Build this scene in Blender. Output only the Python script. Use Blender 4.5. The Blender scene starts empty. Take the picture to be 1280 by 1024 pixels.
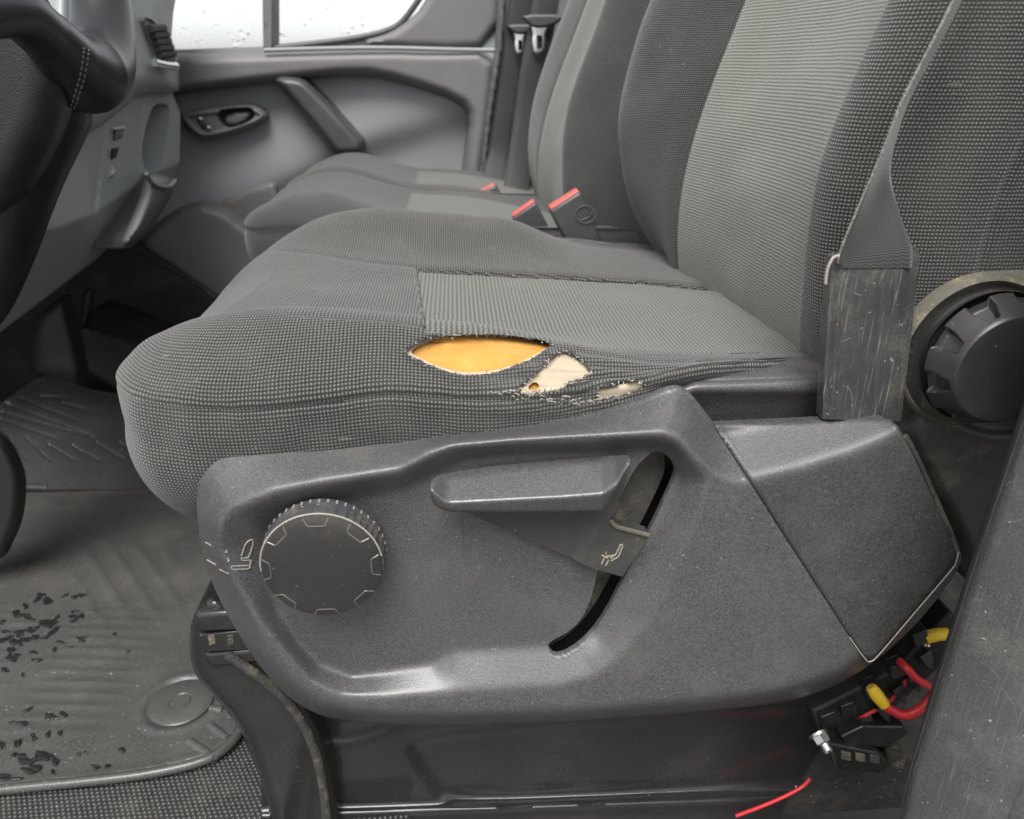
import bpy, bmesh, math, random
import numpy as np
from mathutils import Matrix, Vector
random.seed(7); rng = np.random.default_rng(7)
sc = bpy.context.scene
COL = sc.collection

# ------------------------------------------------------------------ camera, sky, sun, exposure
FPX = 967.0; PITCH = math.radians(24); YAW = math.radians(4); CAMZ = 0.66
cd = bpy.data.cameras.new('camera'); cam = bpy.data.objects.new('camera', cd); COL.objects.link(cam)
cam.location = (0, 0, CAMZ); cam.rotation_euler = (math.pi/2-PITCH, 0, -YAW)
cd.sensor_fit = 'HORIZONTAL'; cd.sensor_width = 36; cd.lens = FPX/1280*36
cd.clip_start = 0.02; cd.clip_end = 3000
cd.dof.use_dof = True; cd.dof.focus_distance = 0.60; cd.dof.aperture_fstop = 8
sc.camera = cam
w = bpy.data.worlds.new('World'); sc.world = w; w.use_nodes = True
nt = w.node_tree; bg = nt.nodes['Background']
sky = nt.nodes.new('ShaderNodeTexSky'); sky.sky_type = 'NISHITA'; sky.sun_disc = False
SUN_EL = math.radians(60); SUN_AZ = math.radians(192)      # azimuth measured from +Y clockwise: behind the camera, to its left
sky.sun_elevation = SUN_EL; sky.sun_rotation = SUN_AZ; sky.air_density = 1.0; sky.dust_density = 1.5; sky.ozone_density = 1.0
hs = nt.nodes.new('ShaderNodeHueSaturation'); hs.inputs['Saturation'].default_value = 0.08
nt.links.new(sky.outputs[0], hs.inputs['Color']); nt.links.new(hs.outputs[0], bg.inputs['Color'])
bg.inputs['Strength'].default_value = 0.10
sd_ = bpy.data.lights.new('sun', 'SUN'); so = bpy.data.objects.new('sun', sd_); COL.objects.link(so)
sd_.energy = 2.2; sd_.angle = math.radians(36); sd_.color = (1, .985, .965)
dirv = Vector((math.sin(SUN_AZ)*math.cos(SUN_EL), math.cos(SUN_AZ)*math.cos(SUN_EL), math.sin(SUN_EL)))
so.rotation_euler = dirv.to_track_quat('Z', 'Y').to_euler(); so.location = dirv*5
sc.view_settings.view_transform = 'Standard'; sc.view_settings.look = 'None'
sc.view_settings.gamma = 1; sc.view_settings.use_curve_mapping = False
sc.view_settings.exposure = 1.2
try: sc.cycles.use_denoising = True
except Exception: pass

# ------------------------------------------------------------------ measuring: a pixel of the photograph and a plane give a point of the place
CAM = np.array([0, 0, CAMZ])
FW = np.array([math.sin(YAW)*math.cos(PITCH), math.cos(YAW)*math.cos(PITCH), -math.sin(PITCH)])
RT = np.array([math.cos(YAW), -math.sin(YAW), 0.0]); UP = np.cross(RT, FW)
def rays(px, py):
    px = np.asarray(px, float); py = np.asarray(py, float)
    return FW*FPX + (px[..., None]-640)*RT + (512-py[..., None])*UP
def onplane(px, py, p0, n, h=0.0):
    d = rays(px, py); n = np.asarray(n, float); p0 = np.asarray(p0, float)
    k = ((p0-CAM) @ n + h)/(d @ n)
    return CAM + d*k[..., None]
def P(px, py, Y): return onplane(px, py, (0, Y, 0), (0, 1, 0))
def PX(px, py, X): return onplane(px, py, (X, 0, 0), (1, 0, 0))
def PZ(px, py, Z): return onplane(px, py, (0, 0, Z), (0, 0, 1))
def proj(p):
    v = np.asarray(p, float)-CAM; d = v @ FW
    return 640+FPX*(v @ RT)/d, 512-FPX*(v @ UP)/d

# ------------------------------------------------------------------ shape helpers
def smoothstep(a, b, x):
    t = np.clip((np.asarray(x, float)-a)/(b-a), 0, 1); return t*t*(3-2*t)
def chaikin(p, n=2, closed=True):
    p = np.asarray(p, float)
    for _ in range(n):
        if closed:
            q = np.roll(p, -1, 0); p = np.stack([.75*p+.25*q, .25*p+.75*q], 1).reshape(-1, p.shape[1])
        else:
            a, b = p[:-1], p[1:]; m = np.stack([.75*a+.25*b, .25*a+.75*b], 1).reshape(-1, p.shape[1])
            p = np.vstack([p[:1], m[1:-1], p[-1:]])
    return p
def catmull(p, n=12, closed=False):
    p = np.asarray(p, float); N = len(p); out = []
    for i in range(N if closed else N-1):
        if closed: a, b, c, d = p[i-1], p[i], p[(i+1) % N], p[(i+2) % N]
        else: a, b, c, d = p[max(i-1, 0)], p[i], p[i+1], p[min(i+2, N-1)]
        for k in range(n):
            t = k/n
            out.append(.5*((2*b)+(-a+c)*t+(2*a-5*b+4*c-d)*t*t+(-a+3*b-3*c+d)*t**3))
    if not closed: out.append(p[-1])
    return np.array(out)
def resample(p, n):
    p = np.asarray(p, float); L = np.r_[0, np.cumsum(np.linalg.norm(np.diff(p, axis=0), axis=1))]
    t = np.linspace(0, L[-1], n); return np.stack([np.interp(t, L, p[:, k]) for k in range(p.shape[1])], 1)
def seg_near(q, poly, closed=True):
    """nearest point on a polyline for q (N,2): distance, point"""
    poly = np.asarray(poly, float); best = np.full(len(q), 1e9); pt = np.zeros_like(q)
    M_ = len(poly) if closed else len(poly)-1
    for i in range(M_):
        a = poly[i]; b = poly[(i+1) % len(poly)]; ab = b-a; l2 = ab @ ab
        if l2 < 1e-18: continue
        t = np.clip(((q-a) @ ab)/l2, 0, 1); c = a+t[:, None]*ab; d = np.hypot(*(q-c).T)
        m = d < best; best[m] = d[m]; pt[m] = c[m]
    return best, pt
def sdf(q, poly):
    """signed distance, positive inside, plus nearest boundary point"""
    poly = np.asarray(poly, float); sh = q.shape[:-1]; q = q.reshape(-1, 2)
    d, pt = seg_near(q, poly); x, y = q.T; ins = np.zeros(len(q), bool); j = len(poly)-1
    for i in range(len(poly)):
        (xi, yi), (xj, yj) = poly[i], poly[j]
        if yi != yj:
            ins ^= ((yi > y) != (yj > y)) & (x < (xj-xi)*(y-yi)/(yj-yi)+xi)
        j = i
    return np.where(ins, d, -d).reshape(sh), pt.reshape(sh+(2,))
def blur(a, s):
    if s <= 0: return a
    r = max(1, int(3*s)); k = np.exp(-.5*(np.arange(-r, r+1)/s)**2); k /= k.sum()
    for ax in (0, 1):
        pad = [(0, 0), (0, 0)]; pad[ax] = (r, r); b = np.pad(a, pad, mode='edge'); o = np.zeros_like(a)
        for i, kk in enumerate(k): o += kk*np.take(b, np.arange(i, i+a.shape[ax]), axis=ax)
        a = o
    return a
_ns = {}
def vnoise(x, y, s, seed=0):
    """cheap smooth 2-D value noise in -1..1"""
    if seed not in _ns: _ns[seed] = np.random.default_rng(seed+100).uniform(-1, 1, (64, 64))
    T = _ns[seed]; X = np.asarray(x)/s; Y = np.asarray(y)/s; i = np.floor(X).astype(int); j = np.floor(Y).astype(int)
    fx = X-i; fy = Y-j; fx = fx*fx*(3-2*fx); fy = fy*fy*(3-2*fy); g = lambda a, b: T[a % 64, b % 64]
    return (g(i, j)*(1-fx)+g(i+1, j)*fx)*(1-fy)+(g(i, j+1)*(1-fx)+g(i+1, j+1)*fx)*fy

def mesh(name, v, f, mat, parent=None, uv=None, smooth=True, angle=50):
    me = bpy.data.meshes.new(name); me.from_pydata([tuple(map(float, p)) for p in v], [], [tuple(map(int, q)) for q in f]); me.update()
    if smooth:
        me.polygons.foreach_set('use_smooth', [True]*len(me.polygons))
        if angle: me.set_sharp_from_angle(angle=math.radians(angle))
    if uv is not None:
        L = me.uv_layers.new(name='UVMap'); idx = np.empty(len(me.loops), int); me.loops.foreach_get('vertex_index', idx)
        L.data.foreach_set('uv', np.asarray(uv, float)[idx].ravel())
    me.materials.append(mat); o = bpy.data.objects.new(name, me); COL.objects.link(o)
    if parent is not None: setparent(o, parent)
    return o
def setparent(o, p):
    o.parent = p
    m = Matrix.Translation(p.location) if p.type == 'EMPTY' else Matrix.Identity(4)
    if p.type != 'EMPTY' and p.parent is not None: m = Matrix.Identity(4)
    o.matrix_parent_inverse = m.inverted() if p.type == 'EMPTY' else Matrix.Identity(4)
def thing(name, label, cat, loc=(0, 0, 0), group=None):
    o = bpy.data.objects.new(name, None); COL.objects.link(o); o.location = loc; o.empty_display_size = .05
    return tag(o, label, cat, group, 'thing')
def tag(o, label=None, cat=None, group=None, kind=None):
    if label: o['label'] = label
    if cat: o['category'] = cat
    if group: o['group'] = group
    if kind: o['kind'] = kind
    return o
def bevel(o, wd, seg=3, ang=35):
    m = o.modifiers.new('bevel', 'BEVEL'); m.width = wd; m.segments = seg; m.limit_method = 'ANGLE'; m.angle_limit = math.radians(ang); m.harden_normals = False
    return o
def solidify(o, th, off=0):
    m = o.modifiers.new('thick', 'SOLIDIFY'); m.thickness = th; m.offset = off; return o
def quads(n, m, cu=False, cv=False):
    i, j = np.meshgrid(np.arange(n if cu else n-1), np.arange(m if cv else m-1), indexing='ij')
    a = i*m+j; b = ((i+1) % n)*m+j; c = ((i+1) % n)*m+(j+1) % m; d = i*m+(j+1) % m
    return np.stack([a, b, c, d], -1).reshape(-1, 4)
def surf(name, A, mat, parent=None, uv=None, cu=False, cv=False, flip=False, angle=50):
    n, m = A.shape[:2]; F_ = quads(n, m, cu, cv)
    if flip: F_ = F_[:, ::-1]
    return mesh(name, A.reshape(-1, 3), F_, mat, parent, None if uv is None else uv.reshape(-1, 2), angle=angle)
def skirt_mesh(V, F_, off, rounds=None):
    """add walls along open edges, displaced by vector off"""
    E = {}
    for q in F_:
        k = len(q)
        for a in range(k):
            e = (q[a], q[(a+1) % k]); key = (min(e), max(e))
            E[key] = None if key in E else e
    bed = [e for e in E.values() if e is not None]
    ids = sorted({i for e in bed for i in e}); mp = {i: len(V)+k for k, i in enumerate(ids)}
    V2 = np.vstack([V, V[ids]+np.asarray(off, float)]) if ids else V
    F2 = [tuple(q) for q in F_]+[(b, a, mp[a], mp[b]) for a, b in bed]
    return V2, F2
def cutgrid(pix, sds, pts, cond):
    """keep cells whose centre satisfies min(cond*sd)>0 and pull rim vertices onto the outlines.
    pix (n,m,2); sds list of (n,m); pts list of nearest points; cond list of +-1. returns faces, new pix"""
    S = np.min([c*s for c, s in zip(cond, sds)], axis=0)
    n, m = S.shape; cell = (S[:-1, :-1]+S[1:, :-1]+S[1:, 1:]+S[:-1, 1:])/4
    keep = cell > 0; i, j = np.nonzero(keep)
    F_ = np.stack([i*m+j, (i+1)*m+j, (i+1)*m+j+1, i*m+j+1], 1)
    pad = np.zeros((n+1, m+1), bool); pad[1:-1, 1:-1] = keep
    cnt = pad[:-1, :-1].astype(int)+pad[1:, :-1]+pad[:-1, 1:]+pad[1:, 1:]
    full = np.full((n, m), 4); full[0, :] = 2; full[-1, :] = 2; full[:, 0] = 2; full[:, -1] = 2
    full[0, 0] = full[0, -1] = full[-1, 0] = full[-1, -1] = 1
    rim = (cnt > 0) & (cnt < full)
    which = np.argmin([np.abs(s) for s in sds], axis=0); new = pix.copy()
    for k, pt in enumerate(pts):
        mm = rim & (which == k); new[mm] = pt[mm]
    return F_, new, rim
def compact(V, F_, *extra):
    F_ = np.asarray(F_); u, inv = np.unique(F_, return_inverse=True); return (V[u], inv.reshape(F_.shape))+tuple(e[u] for e in extra)

def relief(name, outline, plane, hfun, mat, parent=None, step=3.0, holes=(), skirt=.02, smoothpx=0, angle=60, uvs=None, normal=(0, 1, 0)):
    """a moulded sheet: outline measured on the photograph, lying on a plane (p0, normal), raised towards the viewer by hfun(px,py) metres,
    with real walls going back by skirt metres"""
    outline = np.asarray(outline, float); x0, y0 = outline.min(0)-2*step; x1, y1 = outline.max(0)+2*step
    gx = np.arange(x0, x1, step); gy = np.arange(y0, y1, step); X, Y = np.meshgrid(gx, gy, indexing='ij'); pix = np.stack([X, Y], -1)
    sds, pts = [], []
    for pl in [outline]+list(holes):
        s, p = sdf(pix, pl); sds.append(s); pts.append(p)
    F_, new, rim = cutgrid(pix, sds, pts, [1]+[-1]*len(holes))
    h = hfun(new[..., 0], new[..., 1], np.where(rim & (np.abs(sds[0]) < 1.6*step), 0, np.clip(sds[0], 0, None)))
    if smoothpx: h = blur(h, smoothpx/step)
    nrm = np.asarray(normal, float); p0 = np.asarray(plane, float)
    V = onplane(new[..., 0], new[..., 1], p0, nrm, -h).reshape(-1, 3)
    V, F_ = compact(V, F_)
    if skirt: V, F_ = skirt_mesh(V, F_, nrm*skirt)
    return mesh(name, V, F_, mat, parent, angle=angle)
def rounded(r, H):
    return lambda x, y, s: H*np.sqrt(np.clip(1-(1-np.clip(s/r, 0, 1))**2, 0, 1))
def between(pix_shape_xy, outer, inner):
    q = np.stack(pix_shape_xy, -1); a, _ = sdf(q, outer); b, _ = sdf(q, inner)
    a = np.clip(a, 0, None); b = np.clip(-b, 0, None); return np.where(b <= 0, 1.0, a/(a+b+1e-9))

def prism(name, pts, vec, mat, parent=None, bev=0, seg=3, ang=35):
    """closed polygon of 3-D points extruded along vec"""
    pts = np.asarray(pts, float); n = len(pts); V = np.vstack([pts, pts+np.asarray(vec, float)])
    F_ = [tuple(range(n)), tuple(range(2*n-1, n-1, -1))]+[(i, i+n, (i+1) % n+n, (i+1) % n) for i in range(n)]
    F_ = [tuple(reversed(f)) for f in F_]
    o = mesh(name, V, F_, mat, parent, angle=35)
    bm = bmesh.new(); bm.from_mesh(o.data); bmesh.ops.recalc_face_normals(bm, faces=bm.faces); bm.to_mesh(o.data); bm.free()
    if bev: bevel(o, bev, seg, ang)
    return o
def frames(p):
    p = np.asarray(p, float); t = np.gradient(p, axis=0); t /= np.linalg.norm(t, axis=1)[:, None]+1e-12
    n = np.zeros_like(p); a = np.array([0, 0, 1.]) if abs(t[0] @ [0, 0, 1]) < .9 else np.array([1., 0, 0])
    n[0] = a-(a @ t[0])*t[0]; n[0] /= np.linalg.norm(n[0])
    for i in range(1, len(p)):
        v = n[i-1]-(n[i-1] @ t[i])*t[i]; n[i] = v/(np.linalg.norm(v)+1e-12)
    return t, n, np.cross(t, n)
def tubegeo(p, r, k=10, ell=1.0):
    p = np.asarray(p, float); t, n, b = frames(p); r = np.broadcast_to(np.asarray(r, float), (len(p),))
    th = np.linspace(0, 2*np.pi, k, endpoint=False)
    A = p[:, None]+r[:, None, None]*(np.cos(th)[None, :, None]*n[:, None]+ell*np.sin(th)[None, :, None]*b[:, None])
    V = A.reshape(-1, 3); F_ = [tuple(q) for q in quads(len(p), k, False, True)]
    F_ += [tuple(range(k-1, -1, -1)), tuple((len(p)-1)*k+i for i in range(k))]
    return V, F_
def tube(name, p, r, mat, parent=None, k=10, n=8, smoothc=True, ell=1.0):
    q = catmull(p, n) if smoothc and len(p) > 2 else np.asarray(p, float)
    if np.ndim(r) and len(r) != len(q): r = np.interp(np.linspace(0, 1, len(q)), np.linspace(0, 1, len(r)), r)
    V, F_ = tubegeo(q, r, k, ell); return mesh(name, V, F_, mat, parent, angle=50)
def join(parts):
    V, F_, n = [], [], 0
    for v, f in parts:
        V.append(np.asarray(v)); F_ += [tuple(int(i)+n for i in q) for q in f]; n += len(v)
    return np.vstack(V), F_
def lathegeo(prof, c, axis, k=48, mod=None):
    """prof (r, a): radius and distance along axis from c"""
    axis = np.asarray(axis, float); axis /= np.linalg.norm(axis); u = np.cross(axis, [0, 0, 1.]);
    if np.linalg.norm(u) < .1: u = np.cross(axis, [1., 0, 0])
    u /= np.linalg.norm(u); v = np.cross(axis, u); th = np.linspace(0, 2*np.pi, k, endpoint=False)
    prof = np.asarray(prof, float); R = np.repeat(prof[:, :1], k, 1); H = np.repeat(prof[:, 1:2], k, 1)
    if mod is not None: R, H = mod(R, H, th[None, :]+0*R)
    A = np.asarray(c)+R[..., None]*(np.cos(th)[None, :, None]*u+np.sin(th)[None, :, None]*v)+H[..., None]*axis
    return A
def lathe(name, prof, c, axis, mat, parent=None, k=48, mod=None, angle=40, caps=True):
    A = lathegeo(prof, c, axis, k, mod); n = len(prof); F_ = [tuple(q) for q in quads(n, k, False, True)]
    if caps: F_ += [tuple(range(k-1, -1, -1)), tuple((n-1)*k+i for i in range(k))]
    o = mesh(name, A.reshape(-1, 3), F_, mat, parent, angle=angle)
    bm = bmesh.new(); bm.from_mesh(o.data); bmesh.ops.recalc_face_normals(bm, faces=bm.faces); bm.to_mesh(o.data); bm.free()
    return o
def box(name, lo, hi, mat, parent=None, bev=0, seg=3):
    (a, b, c), (d, e, f) = lo, hi
    return prism(name, [(a, b, c), (d, b, c), (d, e, c), (a, e, c)], (0, 0, f-c), mat, parent, bev, seg)

from mathutils.bvhtree import BVHTree
_bv = {}
def onsurf(o, px, py, off=.0004):
    """the points of a built part that the measured pixels fall on, lifted off its surface a little"""
    if o.name not in _bv: _bv[o.name] = BVHTree.FromPolygons([v.co[:] for v in o.data.vertices], [p.vertices[:] for p in o.data.polygons])
    out = []
    for d in rays(np.atleast_1d(px), np.atleast_1d(py)).reshape(-1, 3):
        d = Vector(d).normalized(); h = _bv[o.name].ray_cast(Vector(CAM), d)
        out.append(np.array(h[0]-d*off) if h[0] is not None else None)
    good = [q for q in out if q is not None]
    return np.array(good) if good else np.zeros((0, 3))

# ------------------------------------------------------------------ materials
class NT:
    def __init__(s, name):
        s.m = bpy.data.materials.new(name); s.m.use_nodes = True; s.t = s.m.node_tree; s.b = s.t.nodes['Principled BSDF']; s.tc = None
    def n(s, ty, **k):
        x = s.t.nodes.new(ty)
        for a, v in k.items(): setattr(x, a, v)
        return x
    def l(s, a, b): s.t.links.new(a, b)
    def coord(s, which='Object'):
        if s.tc is None: s.tc = s.n('ShaderNodeTexCoord')
        return s.tc.outputs[which]
    def m2(s, op, a, b=None, c=None):
        x = s.n('ShaderNodeMath', operation=op)
        for i, v in enumerate((a, b, c)):
            if v is None: continue
            if isinstance(v, (int, float)): x.inputs[i].default_value = v
            else: s.l(v, x.inputs[i])
        return x.outputs[0]
    def noise(s, scale, detail=3, rough=.55, vec=None, dist=0):
        x = s.n('ShaderNodeTexNoise'); x.inputs['Scale'].default_value = scale; x.inputs['Detail'].default_value = detail
        x.inputs['Roughness'].default_value = rough; x.inputs['Distortion'].default_value = dist
        s.l(vec if vec is not None else s.coord(), x.inputs['Vector']); return x.outputs['Fac']
    def ramp(s, fac, a, b, lo=0., hi=1.):
        x = s.n('ShaderNodeMapRange', interpolation_type='SMOOTHSTEP')
        for i, v in zip(('From Min', 'From Max', 'To Min', 'To Max'), (a, b, lo, hi)): x.inputs[i].default_value = v
        s.l(fac, x.inputs['Value']); return x.outputs[0]
    def mix(s, fac, a, b):
        x = s.n('ShaderNodeMix', data_type='RGBA')
        if isinstance(fac, (int, float)): x.inputs[0].default_value = fac
        else: s.l(fac, x.inputs[0])
        for i, v in ((6, a), (7, b)):
            if isinstance(v, (tuple, list)): x.inputs[i].default_value = (*v[:3], 1)
            else: s.l(v, x.inputs[i])
        return x.outputs[2]
    def bump(s, h, strength=.3, dist=.001, prev=None):
        x = s.n('ShaderNodeBump'); x.inputs['Strength'].default_value = strength; x.inputs['Distance'].default_value = dist
        s.l(h, x.inputs['Height'])
        if prev is not None: s.l(prev, x.inputs['Normal'])
        s.l(x.outputs[0], s.b.inputs['Normal']); return x.outputs[0]
    def out(s, col=None, rough=None, metal=None, spec=None, **k):
        for key, v in (('Base Color', col), ('Roughness', rough), ('Metallic', metal), ('Specular IOR Level', spec)):
            if v is None: continue
            if isinstance(v, (tuple, list)): s.b.inputs[key].default_value = (*v[:3], 1)
            elif isinstance(v, (int, float)): s.b.inputs[key].default_value = v
            else: s.l(v, s.b.inputs[key])
        for key, v in k.items(): s.b.inputs[key.replace('_', ' ')].default_value = v
        return s.m
    def mapped(s, scale, which='Object'):
        x = s.n('ShaderNodeMapping'); x.inputs['Scale'].default_value = scale; s.l(s.coord(which), x.inputs['Vector']); return x.outputs[0]

def plastic(name, base, rough=.5, grain=1400, bump=.25, bd=.0004, speck=.25, dust=0., dustcol=(.26, .22, .16), spec=.5, dscale=18, scratch=0.):
    s = NT(name); g = s.noise(grain, 2, .6); big = s.noise(9, 4, .6)
    c = s.mix(s.ramp(g, .3, .72), tuple(v*(1-speck) for v in base), tuple(v*(1+speck) for v in base))
    c = s.mix(s.m2('MULTIPLY', s.ramp(big, .3, .75), .35), c, tuple(v*1.25 for v in base))
    if dust:
        d = s.m2('MULTIPLY', s.ramp(s.noise(dscale, 6, .68), .46, .72), dust)
        d = s.m2('MULTIPLY', d, s.ramp(s.noise(520, 3, .6), .38, .62, .35, 1.))
        c = s.mix(d, c, dustcol)
        fl = s.ramp(s.noise(340, 1, .5), .74, .80); c = s.mix(s.m2('MULTIPLY', fl, min(.8, dust*2.2)), c, (.42, .38, .31))
    r = s.m2('ADD', s.ramp(big, .2, .8, -.06, .06), rough)
    h = g
    if scratch:
        v = s.mapped((900, 900, 25)); sn = s.noise(1.0, 3, .6, v)
        c = s.mix(s.m2('MULTIPLY', s.ramp(sn, .58, .72), scratch), c, (.30, .30, .28)); h = s.m2('ADD', g, s.m2('MULTIPLY', sn, 1.2))
        cn_ = s.noise(22, 1, .4); thin = s.ramp(s.m2('ABSOLUTE', s.m2('SUBTRACT', cn_, .5)), .0, .003, 1., 0.)
        thin = s.m2('MULTIPLY', thin, s.ramp(s.noise(45, 2), .56, .62)); c = s.mix(s.m2('MULTIPLY', thin, min(1, scratch*1.3)), c, (.42, .42, .40))
    s.bump(h, bump, bd); return s.out(c, r, spec=spec)

def weave(name, dark, light, pitch=.0027, kind='dot', bump=.6, contrast=1., wear=.3, hair=.25):
    s = NT(name); uv = s.coord('UV'); sep = s.n('ShaderNodeSeparateXYZ')
    # slightly uneven yarn
    nz = s.n('ShaderNodeTexNoise'); nz.inputs['Scale'].default_value = 130; s.l(uv, nz.inputs['Vector'])
    off = s.n('ShaderNodeVectorMath', operation='MULTIPLY_ADD'); s.l(nz.outputs['Color'], off.inputs[0]); off.inputs[1].default_value = (.0011,)*3; s.l(uv, off.inputs[2])
    s.l(off.outputs[0], sep.inputs[0])
    k = 2*math.pi/pitch
    u = s.m2('MULTIPLY', sep.outputs[0], k); v = s.m2('MULTIPLY', sep.outputs[1], k)
    if kind == 'dot':
        cu = s.m2('MULTIPLY_ADD', s.m2('COSINE', u), .5, .5); cv = s.m2('MULTIPLY_ADD', s.m2('COSINE', v), .5, .5)
        f = s.m2('POWER', s.m2('MULTIPLY', cu, cv), .9)
    elif kind == 'rib':      # long rows of little slanted stitches
        vv = s.m2('ADD', s.m2('MULTIPLY', v, 1.0), s.m2('MULTIPLY', s.m2('SINE', s.m2('MULTIPLY', u, .9)), .35))
        cv = s.m2('MULTIPLY_ADD', s.m2('COSINE', vv), .5, .5)
        cu = s.m2('MULTIPLY_ADD', s.m2('COSINE', s.m2('ADD', s.m2('MULTIPLY', u, 1.25), s.m2('MULTIPLY', v, .45))), .38, .62)
        f = s.m2('MULTIPLY', cu, s.m2('MULTIPLY_ADD', cv, .75, .25))
    elif kind == 'col':
        cv = s.m2('MULTIPLY_ADD', s.m2('COSINE', s.m2('ADD', s.m2('MULTIPLY', v, .8), s.m2('MULTIPLY', s.m2('SINE', s.m2('MULTIPLY', u, .5)), .5))), .5, .5)
        f = s.m2('MULTIPLY', cv, s.m2('MULTIPLY_ADD', s.m2('COSINE', u), .2, .8))
    yarn = s.noise(1300, 2, .6, uv); f2 = s.m2('MULTIPLY', f, s.ramp(yarn, .25, .75, .4, 1.4))
    c = s.mix(s.m2('MULTIPLY', f2, contrast), dark, light)
    big = s.noise(14, 5, .62); c = s.mix(s.m2('MULTIPLY', s.ramp(big, .42, .72), wear), c, tuple(.55*a+.45*b+.015 for a, b in zip(dark, light)))
    lint = s.ramp(s.noise(420, 2, .5), .71, .78); c = s.mix(s.m2('MULTIPLY', lint, hair), c, (.42, .40, .34))
    hv = s.n('ShaderNodeMapping'); hv.inputs['Scale'].default_value = (26, 340, 200); hv.inputs['Rotation'].default_value = (0, 0, .6); s.l(s.coord(), hv.inputs['Vector'])
    hr = s.ramp(s.noise(1.0, 2, .5, hv.outputs[0]), .72, .77); c = s.mix(s.m2('MULTIPLY', hr, hair*.8), c, (.45, .42, .34))
    s.bump(s.m2('ADD', f, s.m2('MULTIPLY', yarn, .35)), bump, .0009)
    return s.out(c, .92, spec=.15, Sheen_Weight=.25, Sheen_Roughness=.5)

M = {}
M['valance'] = plastic('valance plastic', (.068, .0675, .068), .38, 800, .30, .0005, .40, .14, spec=.65)
M['cap'] = plastic('end cap plastic', (.052, .051, .0505), .44, 800, .30, .0005, .40, .12, spec=.5)
M['lever'] = plastic('lever plastic', (.072, .071, .073), .31, 900, .25, .0004, .35, .08, spec=.8)
M['lever_dark'] = plastic('lever web plastic', (.040, .039, .038), .33, 1500, .15, .0003, .2, .15)
M['knob'] = plastic('knob plastic', (.028, .026, .025), .25, 1500, .08, .0003, .15, .10)
M['knob_mark'] = plastic('knob edge highlight', (.095, .090, .085), .25, 1500, .1, .0003, .15, .3)
M['knob_ring'] = plastic('knob grip rubber', (.052, .054, .056), .45, 900, .3, .0004, .3, .7, (.26, .22, .15), dscale=45)
M['recliner'] = plastic('recline knob plastic', (.026, .025, .026), .36, 1500, .15, .0003, .2, .10)
M['dusty'] = plastic('dusty trim plastic', (.055, .053, .050), .6, 1200, .4, .0005, .3, .9, (.20, .18, .14), dscale=14)
M['dust_rim'] = plastic('tan dusty rim', (.095, .086, .066), .8, 900, .4, .0005, .3, .9, (.26, .225, .15), dscale=40)
M['slot'] = plastic('dirty slot liner', (.062, .058, .050), .8, 900, .5, .0006, .3, 1.0, (.26, .215, .15), dscale=24)
M['black'] = plastic('black void plastic', (.012, .012, .012), .6, 900, .3, .0004, .2, .1)
M['blackmetal'] = plastic('gloss black painted steel', (.018, .017, .0165), .18, 420, .08, .0006, .15, .12, (.16, .13, .11), dscale=10)
M['edge_rubber'] = plastic('dirty rubber edging', (.035, .033, .030), .8, 700, .8, .0012, .4, 1.0, (.22, .18, .12), dscale=60)
M['mark'] = plastic('moulded pictogram', (.26, .235, .20), .6, 900, .2, .0003, .3, .3)
M['grip'] = plastic('grip chips', (.16, .17, .18), .5, 900, .2, .0003, .3, .5)
M['mat_wet'] = plastic('wet rubber mat end', (.048, .049, .048), .24, 500, .35, .0006, .25, .4, (.12, .11, .10), dscale=7)
M['gloss_black'] = plastic('glossy black plastic', (.014, .014, .014), .3, 900, .2, .0004, .3, .25, (.16, .14, .11), dscale=60)
M['edge_light'] = plastic('worn light edge', (.30, .28, .25), .6, 900, .2, .0003, .3, .3)
M['door'] = plastic('grey door plastic', (.225, .232, .238), .5, 1100, .25, .0004, .12, .12)
M['door_dark'] = plastic('dark door trim', (.13, .128, .126), .55, 1100, .3, .0004, .15, .15)
M['dash'] = plastic('grey green dash plastic', (.29, .31, .305), .5, 1100, .25, .0004, .10, .10)
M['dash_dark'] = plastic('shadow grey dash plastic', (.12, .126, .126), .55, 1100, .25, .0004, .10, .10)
M['pillar'] = plastic('grey pillar trim', (.062, .062, .060), .6, 700, .4, .0006, .25, .55, (.17, .165, .15), dscale=22, scratch=.2)
M['seal'] = plastic('rubber door seal', (.085, .088, .092), .42, 300, .15, .001, .25, .3, (.18, .18, .17), dscale=12)
M['mat'] = plastic('rubber mat', (.060, .058, .055), .30, 500, .35, .0006, .25, .55, (.12, .11, .095), dscale=7)
M['floor'] = plastic('floor rubber', (.036, .035, .034), .38, 200, .5, .001, .3, .4, (.16, .14, .10), dscale=20)
M['carpet'] = plastic('dark footwell carpet', (.016, .016, .016), .9, 900, .8, .001, .4, .2)
M['white'] = plastic('pale plastic', (.55, .56, .53), .5, 900, .1, .0003, .05)
M['red'] = plastic('red release button', (.48, .10, .085), .38, 900, .1, .0002, .08, .1)
M['buckle'] = plastic('buckle plastic', (.048, .048, .050), .42, 1200, .2, .0003, .2, .1)
M['sleeve'] = plastic('scratched belt sleeve', (.042, .042, .043), .36, 900, .25, .0004, .25, .35, (.26, .24, .18), dscale=16, scratch=.45)
M['crimp'] = plastic('yellow crimp', (.72, .47, .02), .45, 900, .2, .0003, .12, .3)
M['cable'] = plastic('red cable insulation', (.52, .022, .03), .42, 900, .15, .0003, .12, .25)
M['cable_thin'] = M['cable']
M['zinc'] = NT('zinc plated steel'); _z = M['zinc']; _zn = _z.noise(160, 3); _z.bump(_zn, .2, .0004); M['zinc'] = _z.out(_z.mix(_zn, (.40, .42, .40), (.66, .68, .64)), .33, metal=1.0)
M['chrome'] = NT('bright steel').out((.75, .76, .76), .22, metal=1.0)
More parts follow.
